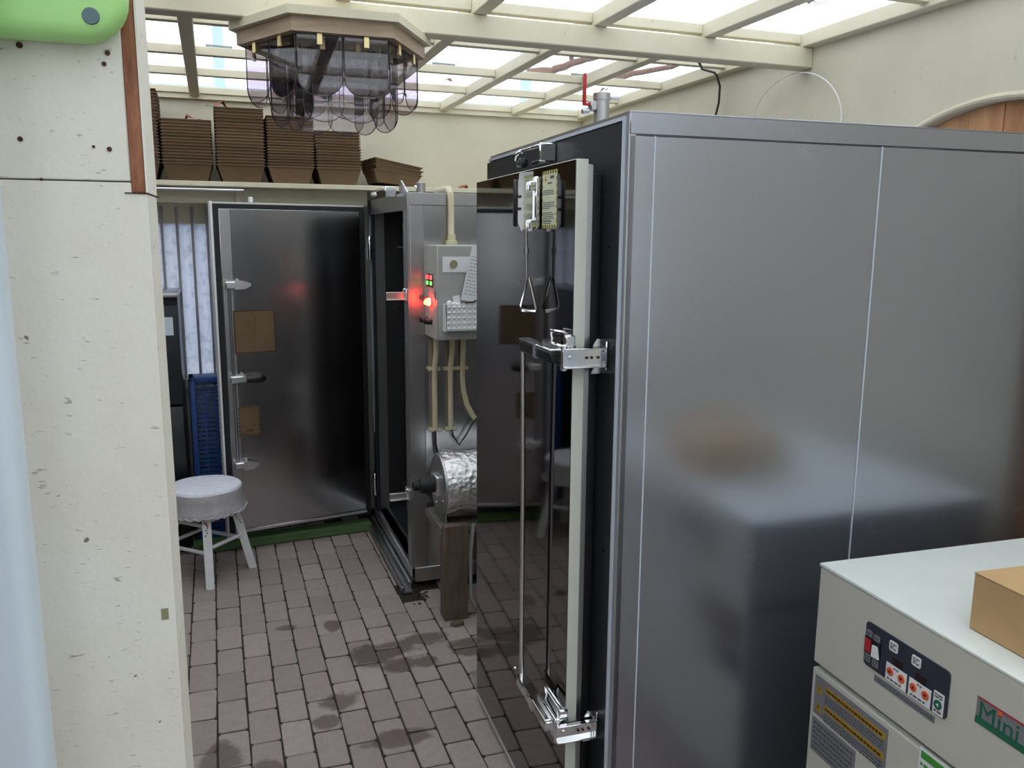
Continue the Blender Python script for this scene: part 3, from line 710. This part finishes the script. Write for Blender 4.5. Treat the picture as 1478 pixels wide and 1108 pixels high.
tag(ob('sensor_stub', lathe(new(), [(.012, 0), (.012, .022), (.006, .026)], 12, 'Z', (.19, 4.44, 1.8035)), 'switch_white'), 'small white cap on the top edge of the open door', 'cap')

# ================================================================== BACK CORNER
tag(ob('floor_plank', box(new(), -.34, .60, 0, .085, .004, .055, .004), 'green_timber', loc=(.165, 4.432, 0), rz=math.radians(4.6)), 'green painted plank on the floor below the open door', 'plank')
SH = thing('wall_shelf', 'long cream shelf on the back wall carrying stacked cardboard trays', 'shelf', (0, 4.895, 0))
ob('shelf_board', box(new(), XL+.02, XR-.02, -.43, 0, 1.878, 1.902, .002), 'cream_timber', SH)
ob('front_rail', box(new(), XL+.02, .80, -.30, -.27, 1.80, 1.878, .002), 'cream_timber', SH)
for x in (-.75, .135): ob('support_post', box(new(), x-.012, x+.012, -.32, -.30, 1.74, 1.878, .002), 'cream_timber', SH)
ob('back_rail', box(new(), XL+.02, .80, -.035, 0, 1.70, 1.878), 'cream_timber', SH)
ob('rod', tube(new(), [(-.9, -.44, 1.862), (.16, -.44, 1.862)], .005, 8), 'aluminium', SH)
# corrugated sheet behind the door
bm = new(); n = 90; rows = []
for i in range(n+1):
    x = -1.0+1.75*i/n; u = (x/.076) % 1.0; d = 0 if u < .55 else (.016 if .62 < u < .93 else .008)
    rows.append((x, -d))
for th, zz in ((0, 0),):
    A = [bm.verts.new((x, 4.875+y, .86)) for x, y in rows]; B = [bm.verts.new((x, 4.875+y, 1.79)) for x, y in rows]
    A2 = [bm.verts.new((x, 4.878+y, .86)) for x, y in rows]; B2 = [bm.verts.new((x, 4.878+y, 1.79)) for x, y in rows]
    for i in range(n):
        bm.faces.new((A[i], A[i+1], B[i+1], B[i])); bm.faces.new((A2[i+1], A2[i], B2[i], B2[i+1]))
        bm.faces.new((A[i], A2[i], A2[i+1], A[i+1])); bm.faces.new((B[i+1], B2[i+1], B2[i], B[i]))
CS = tag(ob('corrugated_sheet', bm, 'corrugated_white', smooth=20), 'white corrugated plastic sheet on the wall under the shelf', 'sheet')
for i in range(-13, 10):
    ob('rib', box(new(), i*.076-.030, i*.076-.016, 4.852, 4.861, .86, 1.79, .003), 'rib_grey', CS)
tag(ob('wall_batten', box(new(), XL+.02, .8, 4.86, 4.9, .80, .858, .002), 'cream_timber'), 'cream batten along the lower edge of the corrugated sheet', 'batten')
# dark fridge
FR = thing('refrigerator', 'tall dark grey refrigerator behind the partition', 'refrigerator', (-.46, 4.62, 0))
ob('cabinet', box(new(), -.28, .28, -.16, .22, .03, 1.335, .006), 'charcoal_frame', FR)
ob('lower_door', box(new(), -.28, .282, -.20, -.162, .05, .79, .01, 2), 'black_plastic', FR)
ob('upper_door', box(new(), -.28, .282, -.20, -.162, .80, 1.30, .01, 2), 'charcoal_frame', FR)
ob('top_lid', box(new(), -.285, .285, -.20, .225, 1.335, 1.36, .006, 2), 'dull_steel', FR)
ob('sticker', box(new(), .20, .255, -.2015, -.199, 1.15, 1.24), 'pale_plastic', FR)
for x in (-.24, .24):
    for y in (-.12, .18): ob('foot', lathe(new(), [(.02, 0), (.02, .03)], 12, 'Z', (x, y, 0)), 'black_plastic', FR)
# blue mesh crate on end
BC = thing('plastic_crate', 'blue plastic mesh crate standing on end behind the open door', 'crate', (-.155, 4.60, 0), math.radians(3))
bm = new(); Wc, Hc = .36, .905
box(bm, 0, .03, 0, .13, 0, Hc, .006, 2); box(bm, Wc-.03, Wc, 0, .13, 0, Hc, .006, 2); box(bm, .0, Wc, 0, .13, Hc-.03, Hc, .006, 2); box(bm, 0, Wc, 0, .13, 0, .03, .006, 2); ob('rim', bm, 'blue_plastic', BC)
for i in range(34): ob('slat', box(new(), .03, Wc-.03, .05, .062, .035+i*.0248, .050+i*.0248), 'blue_plastic', BC)
for i in range(5): ob('rib', box(new(), .07+i*.055, .08+i*.055, .045, .066, .03, Hc-.03), 'blue_plastic', BC)

# ---- stool
ST = thing('stool', 'white wooden stool with a ruffled white cloth seat cover', 'stool', (-.098, 4.145, 0))
def leg_pt(k, z):
    a = k*PI/2+.02; r = .205-(.205-.115)*z/.40
    return Vector((r*math.cos(a), r*math.sin(a), z))
for k in range(4):
    bm = new(); p0, p1 = leg_pt(k, 0.0), leg_pt(k, .40); d = Vector((-math.sin(k*PI/2), math.cos(k*PI/2), 0)); e = Vector((math.cos(k*PI/2), math.sin(k*PI/2), 0)); s = .0185
    A = [bm.verts.new(p0+d*s*a+e*s*b) for a, b in ((-1, -1), (1, -1), (1, 1), (-1, 1))]; B = [bm.verts.new(p1+d*s*1.1*a+e*s*1.1*b) for a, b in ((-1, -1), (1, -1), (1, 1), (-1, 1))]
    bm.faces.new(list(reversed(A))); bm.faces.new(B)
    for i in range(4): bm.faces.new((A[i], A[(i+1) % 4], B[(i+1) % 4], B[i]))
    bmesh.ops.bevel(bm, geom=list(bm.edges), offset=.004, segments=2, affect='EDGES')
    lg = ob('leg', bm, 'white_paint', ST)
    if k in (3, 0):                                          # painted flowers on the visible legs
        f = -e if False else Vector((math.cos(k*PI/2), math.sin(k*PI/2), 0))
        bm1, bm2 = new(), new(); rf = random.Random(k)
        n0 = Vector((0, -1, 0)) if k == 3 else Vector((0, -1, 0))
        c0 = leg_pt(k, .30)
        for i in range(7):
            z = .25+.012*i; c = leg_pt(k, z)+n0*.0205+Vector((rf.uniform(-.012, .012), 0, 0))
            lathe(bm1, [(.004, -.001), (.0035, .0012)], 7, 'Y', c)
        for i in range(3):
            c = leg_pt(k, .295+.006*i)+n0*.0210+Vector((rf.uniform(-.006, .006), 0, 0)); lathe(bm2, [(.005, -.001), (.004, .0012)], 7, 'Y', c)
        ob('leaf_motif', bm1, 'green_print', lg); ob('flower_motif', bm2, 'red_plastic', lg)
for z in (.16, .285):
    for k in range(4):
        zz = z+(.022 if k % 2 else 0)
        ob('stretcher', tube(new(), [leg_pt(k, zz), leg_pt(k+1, zz)], .0095, 10), 'white_paint', ST)
ob('seat', lathe(new(), [(.155, .385), (.165, .39), (.165, .43), (.155, .435)], 32, 'Z'), 'white_paint', ST)
wobf = lambda a, j: .018*math.sin(9*a)+.012*math.sin(14*a+1) if j < 3 else .006*math.sin(7*a)
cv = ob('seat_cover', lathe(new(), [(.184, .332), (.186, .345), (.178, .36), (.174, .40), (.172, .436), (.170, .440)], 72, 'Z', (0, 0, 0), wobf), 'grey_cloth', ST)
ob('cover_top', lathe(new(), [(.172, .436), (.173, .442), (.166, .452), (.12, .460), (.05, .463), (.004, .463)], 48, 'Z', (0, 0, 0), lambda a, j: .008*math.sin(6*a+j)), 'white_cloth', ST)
bm = new(); pts = []
for i in range(121):
    a = 2*PI*i/120; r = .186*(1+.018*math.sin(9*a)+.02*math.sin(30*a)); pts.append((r*math.cos(a), r*math.sin(a), .334+.005*math.sin(30*a)))
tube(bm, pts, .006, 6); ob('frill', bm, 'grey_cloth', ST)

# ---- nested cardboard trays on the shelf
def tray_bm(wt=.228, wb=.176, h=.085, dy=.33, th=.0018, flare=.0):
    bm = new()
    def ring(w, y0, y1, z): return [bm.verts.new(p) for p in ((-w/2, y0, z), (w/2, y0, z), (w/2, y1, z), (-w/2, y1, z))]
    a = ring(wb, .020, dy-.020, 0); b = ring(wt, 0, dy, h); c = ring(wt-2*th, th, dy-th, h); d = ring(wb-2*th, .020+th, dy-.020-th, th)
    bm.faces.new(list(reversed(a))); bm.faces.new(d)
    e = ring(wt-.004, .002, dy-.002, h-.006); e2 = ring(wt+.006, -.003, dy+.003, h-.005); b2 = ring(wt+.006, -.003, dy+.003, h); bmesh.ops.delete(bm, geom=b, context='VERTS')
    for p, q in ((a, e), (e, e2), (e2, b2), (b2, c), (c, d)):
        for i in range(4): bm.faces.new((p[i], p[(i+1) % 4], q[(i+1) % 4], q[i]))
    return bm
TR = mesh_of('cardboard_tray', tray_bm(), 'cardboard', 20)
SZ, SY = 1.9025, 4.485
stacks = [(-.335, 23, .0155, 'nested brown cardboard tray in the stack hidden partly by the partition'),
          (-.094, 15, .0148, 'nested brown cardboard tray in the stack next to the partition with a curled leaf'),
          (.155, 19, .0152, 'nested brown cardboard tray in the tallest fully visible stack under a red leaf'),
          (.398, 19, .0136, 'nested brown cardboard tray in the stack between tallest and stepped stacks'),
          (.640, 14, .0142, 'nested brown cardboard tray in the stepped stack beside the loose trays')]
tops = []
for cx, n, st, lab in stacks:
    r5 = random.Random(int(cx*1000))
    lean = r5.uniform(-.003, .003)
    for i in range(n):
        shift = -.002 if (cx > .6 and i > 7) else 0
        o = link('cardboard_tray', TR, None, (cx+r5.uniform(-.0007, .0007)+lean*i/n+shift, SY+r5.uniform(-.0005, .0005), SZ+i*st)); o.rotation_euler.z = r5.uniform(-.0015, .0015)
        l2 = lab.replace('nested', 'lowest', 1) if i == 0 else lab.replace('nested', 'topmost', 1) if i == n-1 else lab.replace('nested', 'inner nested', 1)
        tag(o, l2, 'tray', lab.replace('nested brown cardboard tray', 'trays'))
    tops.append((cx, SZ+(n-1)*st+.085))
for i, (dx, dz, ry) in enumerate(((0, 0, .11), (.006, .025, .13), (.002, .050, .17))):
    o = link('cardboard_tray', TR, None, (.945+dx, SY+.01, SZ+.012+dz)); o.rotation_euler = (0, ry, .05*i); o.scale = (1.15, 1, .75)
    tag(o, 'loose brown cardboard tray lying tilted at the end of the shelf row', 'tray', 'loose tilted trays')

# ---- dried leaves
def leaf_bm(s, seed):
    r = random.Random(seed); bm = new(); n = 7; top = []; bot = []
    for i in range(n+1):
        u = i/n; w = s*.38*math.sin(PI*u**.8)*(1+r.uniform(-.25, .25)); z = s*.28*math.sin(PI*u)*r.uniform(.5, 1.3)
        top.append((u*s, w, z+r.uniform(0, .2)*s*.4)); bot.append((u*s, -w, z+r.uniform(0, .2)*s*.4))
    for zz in (0, .0008):
        A = [bm.verts.new((x, y, z+zz)) for x, y, z in top]; B = [bm.verts.new((x, y, z+zz)) for x, y, z in bot]
        for i in range(n): bm.faces.new((A[i], A[i+1], B[i+1], B[i]))
    tube(bm, [(0, 0, .0), (-s*.3, .01*s, s*.06), (-s*.6, .05*s, .02*s)], s*.02, 5)
    return bm
for i, (x, y, z, s, rz, lab) in enumerate(((.04, 4.52, tops[2][1], .07, .4, 'curled red dry leaf on the tallest cardboard stack'),
        (-.05, 4.52, tops[1][1], .06, 2.6, 'small dry leaf on the cardboard stack next to the partition'),
        (.43, 2.66, 2.288, .04, .9, 'tiny dry leaf on the ceiling lamp plate'),
        (1.36, 4.80, 1.903, .09, .2, 'reddish dry leaf on the shelf behind the smaller chamber'))):
    tag(ob('dry_leaf', leaf_bm(s, i), 'dry_leaf', None, (x, y, z+.002), rz, smooth=0), lab, 'leaf')
for i, (x, y, s, rz) in enumerate(((1.02, 4.80, .07, .5), (1.42, 4.78, .09, 3.0), (1.90, 4.80, .07, 1.2), (1.2, 3.40, .08, 2.0), (.55, 4.3, .06, 1.0), (1.15, 4.28, .05, .3), (1.95, 2.45, .06, 2.2), (1.55, 2.3, .06, .8), (2.08, 4.26, .07, 2.5))):
    tag(ob('dry_leaf', leaf_bm(s, 20+i), 'dry_leaf', None, (x, y, ZR+.056), rz, smooth=0), 'dry brown leaf lying on the roof glazing', 'leaf', 'leaves on the roof glazing')
# ---- bare vine stems over the roof
def vine(pts, r, lab):
    pts = [Vector(p) for p in pts]; out = [pts[0]]; rr = random.Random(len(lab))
    for a, b in zip(pts[:-1], pts[1:]):
        for k in range(1, 5): out.append(a.lerp(b, k/4)+Vector((rr.uniform(-.008, .008), rr.uniform(-.008, .008), rr.uniform(-.004, .004))))
    n = len(out); tag(ob('vine_stem', tube(new(), out, [r*(1-.5*i/n) for i in range(n)], 7), 'bark'), lab, 'vine')
zv = ZR+.080
vine([(1.50, 4.02, zv), (1.60, 3.96, zv), (1.66, 3.88, zv+.02), (1.70, 3.70, zv+.02), (1.72, 3.4, zv)], .022, 'thick brown vine stem lying across the middle roof bays')
vine([(1.60, 3.72, zv+.06), (1.64, 3.82, zv+.06), (1.70, 3.92, zv+.05)], .018, 'short forked vine stem crossing the thick stem on the roof')
vine([(1.88, 4.10, zv), (1.97, 3.98, zv), (2.0, 3.85, zv), (2.08, 3.62, zv), (2.1, 3.4, zv)], .018, 'brown vine stem over the roof bay beside the cream side wall')
vine([(1.42, 3.36, zv), (1.58, 3.40, zv), (1.72, 3.36, zv), (1.84, 3.30, zv), (2.1, 3.36, zv), (2.17, 3.5, zv)], .020, 'long brown vine stem above the tie beam')
vine([(1.0, 3.44, zv), (.9, 3.40, zv), (1.1, 3.36, zv), (1.25, 3.38, zv)], .012, 'thin vine stem over the glazing behind the ceiling lamp')
# outside: cable with dark sleeves, pale blue building beyond
rope = thing('guy_cable', 'grey cable with dark green sleeves stretched outside the roof', 'cable', (0, 5.5, 2.71))
ob('cable', tube(new(), [(-2.5, 0, .032), (3.5, 0, .014)], .006, 6), 'neutral_grey', rope)
for x in (.02, 1.40, 2.38): ob('sleeve', tube(new(), [(x, 0, .026), (x+.15, 0, .024)], .018, 8), 'outdoor_teal', rope)
struct(ob('ground', box(new(), -30, 30, YB+.11, 40, -.3, -.12), 'dirt'), 'ground outside behind the building')
NB = thing('outbuilding', 'pale blue building standing behind the glazed roof', 'building', (0, 9.0, 0))
ob('wall', box(new(), -7, 9, 0, 3, -.1, 3.0), 'outdoor_blue', NB); ob('roof', box(new(), -7.1, 9.1, -.1, 3.1, 3.0, 3.06), 'outdoor_blue', NB)
for x in (-.76, .15, 1.75, 3.4): ob('mast', box(new(), x-.05, x+.05, .1, .2, 3.06, 3.75), 'outdoor_blue', NB)

# ---- cable and clear hoop at the side wall
tag(ob('loose_cable', tube(new(), [(1.76, 2.86, 2.33), (1.78, 2.90, 2.305), (1.86, 3.0, 2.30), (2.03, 3.18, 2.33), (2.12, 3.30, 2.345), (2.165, 3.34, 2.31), (2.17, 3.35, 2.24), (2.165, 3.37, 2.17), (2.15, 3.38, 2.13)], .005, 8), 'black_cable'), 'black cable hanging from the tie beam in front of the side wall', 'cable')
hp = []
for k in range(25):
    a = PI*k/24; hp.append((2.17-.02*math.sin(a), 2.82+.27*math.cos(a), 2.08+.19*math.sin(a)))
hp = [(2.15, 3.09, 1.908)]+hp+[(2.15, 2.55, 1.908)]
tag(ob('wire_hoop', tube(new(), hp, .0025, 6), 'white_paint'), 'thin clear hoop bent up in front of the cream side wall', 'hoop')

# ---- ceiling lamp with smoked glass strips
CL = thing('ceiling_lamp', 'hexagonal ceiling lamp with two tiers of smoked glass strips', 'lamp', (.398, 2.835, 2.285), math.radians(-1.5))
def hexa(r): return [(r*math.cos(PI/3*k), r*math.sin(PI/3*k)) for k in range(6)]
ob('top_plate', prism(new(), hexa(.318), 'Z', -.024, 0), 'cream_timber', CL)
ob('wood_rim', prism(new(), hexa(.296), 'Z', -.066, -.024), 'lamp_wood', CL)
ob('under_plate', prism(new(), hexa(.26), 'Z', -.070, -.066), 'smoked_edge', CL)
def strip_bm(w, h, th=.005):
    pts = [(w/2, 0)] + [(-w/2, 0)]
    n = 10; r = w/2; low = -(h-r*.75)
    for k in range(n+1):
        a = PI+PI*k/n; pts.append((r*math.cos(a), low+r*.75*math.sin(a)))
    return prism(new(), pts, 'Y', -th/2, th/2)
GA, GB = mesh_of('glass_strip', strip_bm(.128, .170), 'smoked_glass', 0), mesh_of('glass_strip', strip_bm(.120, .235), 'smoked_glass', 0)
def edge_bm(w, h, th=.0056):
    r = w/2; low = -(h-r*.75); pts = [(-w/2, 0, 0), (-w/2, 0, low*.5)]
    for k in range(11):
        a = PI+PI*k/10; pts.append((r*math.cos(a), 0, low+r*.75*math.sin(a)))
    pts.append((w/2, 0, 0)); return tube(new(), pts, .0016, 4)
EA, EB = mesh_of('glass_edge', edge_bm(.128, .170), 'smoked_edge', 0), mesh_of('glass_edge', edge_bm(.120, .235), 'smoked_edge', 0)
CLIP = mesh_of('clip', box(new(), -.008, .008, -.012, -.004, -.028, .004, .001), 'brass', 0)
for k in range(6):
    a0, a1 = PI/3*k, PI/3*(k+1)
    A = Vector((math.cos(a0), math.sin(a0), 0))*.272; B = Vector((math.cos(a1), math.sin(a1), 0))*.272; m = (a0+a1)/2
    for u in (.25, .75):
        p = A.lerp(B, u)+Vector((0, 0, -.070)); g = link('glass_strip', GA, CL, p, m+PI/2)
        link('glass_edge', EA, g); link('clip', CLIP, g)
    for u in (.22, .78):
        p = (A.lerp(B, u))*.70+Vector((0, 0, -.068)); g = link('glass_strip', GB, CL, p, m+PI/2); link('glass_edge', EB, g); link('clip', CLIP, g)
for x, y in ((.04, -.10), (-.10, -.03), (.12, .05), (-.02, .11)):
    s_ = ob('socket', lathe(new(), [(.015, -.120), (.015, -.070)], 12, 'Z', (x, y, 0)), 'ceramic_bulb', CL)
    ob('bulb', lathe(new(), [(.004, -.195), (.018, -.185), (.024, -.165), (.020, -.140), (.012, -.118)], 14, 'Z', (x, y, 0)), 'clear_glass', s_)

# ================================================================== CREAM APPLIANCE IN THE FOREGROUND
AP = thing('packing_machine', 'cream enamel machine with navy control panel beside the steel chamber', 'machine', (1.305, 1.494, 0), math.radians(-2.9))
DX, DY = .80, 1.10
ob('lower_body', box(new(), .012, DX, -DY, 0, .04, .632, .003), 'appliance_cream', AP)
ob('lower_door', box(new(), .0, .012, -DY+.004, -.001, .06, .632, .002), 'appliance_cream', AP)
ob('gap_shade', box(new(), .02, DX-.01, -DY+.01, -.01, .632, .648), 'black_rubber', AP)  # black strip paints in the shade of the gap between the two bodies
ob('upper_body', box(new(), .0, DX, -DY, 0, .646, .885, .003), 'appliance_cream', AP)
ob('top_plate', box(new(), -.002, DX+.002, -DY, .002, .885, .893, .002), 'appliance_top', AP)
for x in (.06, DX-.06):
    for y in (-DY+.06, -.06): ob('foot', lathe(new(), [(.025, 0), (.02, .04)], 12, 'Z', (x, y, 0)), 'black_rubber', AP)
def flat(name, y0, y1, z0, z1, mat, parent, x=-.0012, r=0, base=0):
    if r: return ob(name, prism(new(), rrect(min(y0, y1), max(y0, y1), z0, z1, r), 'X', x, base), mat, parent)
    return ob(name, box(new(), x, base, min(y0, y1), max(y0, y1), z0, z1), mat, parent)
CP = flat('control_panel', -.168, -.399, .729, .828, 'panel_navy', AP, -.003, .009)
x2, b2 = -.0042, -.0028
def lines(name, parent, y0, y1, z0, z1, n, mat='ink_grey', x=-.0052, b=-.004, seed=1):
    rr = random.Random(seed); bm = new(); st = (z1-z0)/n
    for i in range(n):
        z = z1-(i+.75)*st; y = y0
        while y > y1+.004:
            d = min(rr.uniform(.004, .011), y-y1); box(bm, x, b, y-d, y, z, z+st*.5); y -= d+.003
    return ob(name, bm, mat, parent)
for y, z0, z1 in ((-.180, .797, .811), (-.203, .795, .809), (-.180, .739, .756), (-.204, .737, .754)):
    q = flat('badge', y+.009, y-.009, z0, z1, 'silver_label', CP, x2, .003, b2)
    lines('badge_print', q, y+.006, y-.006, z0+.003, z1-.002, 2)
q = flat('rocker_switch', -.171, -.189, .762, .791, 'red_plastic', CP, -.0065, .003, b2)
ob('switch_bezel', box(new(), -.005, b2, -.191, -.169, .759, .794), 'black_plastic', CP)
ob('switch_bezel', box(new(), -.005, b2, -.216, -.192, .757, .794), 'black_plastic', CP)
ob('toggle_switch', prism(new(), [(-.195, .784), (-.209, .786), (-.216, .760), (-.194, .758)], 'X', -.008, -.004), 'switch_white', CP)
for y0 in (-.240, -.303):
    q = flat('badge', y0, y0-.024, .797, .819, 'switch_white', CP, x2, .004, b2); lines('badge_print', q, y0-.004, y0-.020, .801, .816, 3)
for y0 in (-.253, -.316): flat('display', y0, y0-.028, .770, .785, 'display_dark', CP, x2, 0, b2)
for y0 in (-.2365, -.3015):
    q = flat('key_pad', y0, y0-.058, .729, .768, 'switch_white', CP, x2, 0, b2)
    for dy, s in ((-.013, 1), (-.045, -1)):
        c = (y0+dy, .752)
        kk = ob('key', lathe(new(), [(.0088, -.0062), (.0088, -.004)], 20, 'X', (0, c[0], c[1])), 'orange_print', q)
        kk['label'] = 'orange arrow key'
        zz = c[1]
        ob('arrow', prism(new(), [(c[0]-.004, zz-.003*s), (c[0]+.004, zz-.003*s), (c[0], zz+.004*s)], 'X', -.0068, -.0060), 'dark_print', q)
    lines('key_print', q, y0-.006, y0-.052, .7315, .7385, 1); lines('key_print', q, y0-.022, y0-.034, .760, .766, 1)
q = flat('key_pad', -.366, -.392, .730, .776, 'switch_white', CP, x2, .002, b2)
ob('key', lathe(new(), [(.0095, -.0062), (.0095, -.004)], 20, 'X', (0, -.379, .751)), 'green_print', q)
ob('arrow', prism(new(), [(-.3815, .747), (-.3755, .751), (-.3815, .755)], 'X', -.0068, -.0060), 'switch_white', q)
lines('key_print', q, -.370, -.388, .763, .773, 2); lines('key_print', q, -.370, -.388, .733, .740, 1)
q = flat('caption_strip', -.202, -.371, .7055, .7195, 'silver_label', AP); lines('caption_print', q, -.206, -.366, .708, .717, 2, 'ink_grey', -.0018, -.001)
q = flat('warning_label', -.014, -.256, .522, .620, 'silver_label', AP)
for z in (.592, .545):
    ob('warning_bar', box(new(), -.0018, -.001, -.250, -.052, z, z+.015), 'amber_print', q)
    lines('warning_print', q, -.056, -.248, z+.002, z+.013, 1, 'dark_print', -.0024, -.0016, 3)
    lines('warning_print', q, -.054, -.248, z-.027, z-.004, 3, 'ink_grey', -.0018, -.001, 4)
    ob('warning_sign', prism(new(), [(-.020, z-.012), (-.044, z-.012), (-.032, z+.012)], 'X', -.0018, -.001), 'amber_print', q)
    ob('warning_mark', box(new(), -.0024, -.0016, -.0335, -.0305, z-.006, z+.004), 'dark_print', q)
q = flat('rating_label', -.013, -.166, .425, .512, 'silver_label', AP); lines('rating_print', q, -.02, -.16, .43, .506, 6, 'ink_grey', -.0018, -.001, 6)
q = flat('notice_label', -.343, -.43, .50, .640, 'white_paper', AP)
ob('notice_bar', box(new(), -.0018, -.001, -.426, -.348, .618, .634), 'bright_green', q); lines('notice_print', q, -.348, -.424, .56, .612, 4, 'bright_green', -.0018, -.001, 8)
q = flat('brand_plate', -.462, -.640, .766, .818, 'silver_label', AP)
ob('brand_band', box(new(), -.0018, -.001, -.640, -.462, .766, .780), 'green_print', q)
text('brand_lettering', 'Mini', .052, 'green_print', q, (-.0014, -.466, .776), (PI/2, 0, -PI/2))
ob('brand_dot', box(new(), -.0026, -.001, -.517, -.508, .806, .814, .0005), 'orange_print', q)
ob('brand_line', box(new(), -.0018, -.001, -.640, -.466, .815, .818), 'red_plastic', q)
# kraft carton on the machine
CT = thing('carton', 'small brown kraft carton lying on top of the cream machine', 'carton', (1.355, 1.129, .894), math.radians(-4))
ob('box', box(new(), 0, .30, -.30, 0, 0, .112, .002), 'carton_kraft', CT)
ob('flap', prism(new(), [(.0, 0), (.30, 0), (.30, -.147), (.0, -.147)], 'Z', .1125, .1150), 'carton_kraft', CT)
ob('flap', prism(new(), [(.0, -.152), (.30, -.152), (.30, -.30), (.0, -.30)], 'Z', .1125, .1155), 'carton_kraft', CT)
ob('tape', box(new(), -.001, .15, -.175, -.125, .1156, .1164), 'carton_tape', CT)
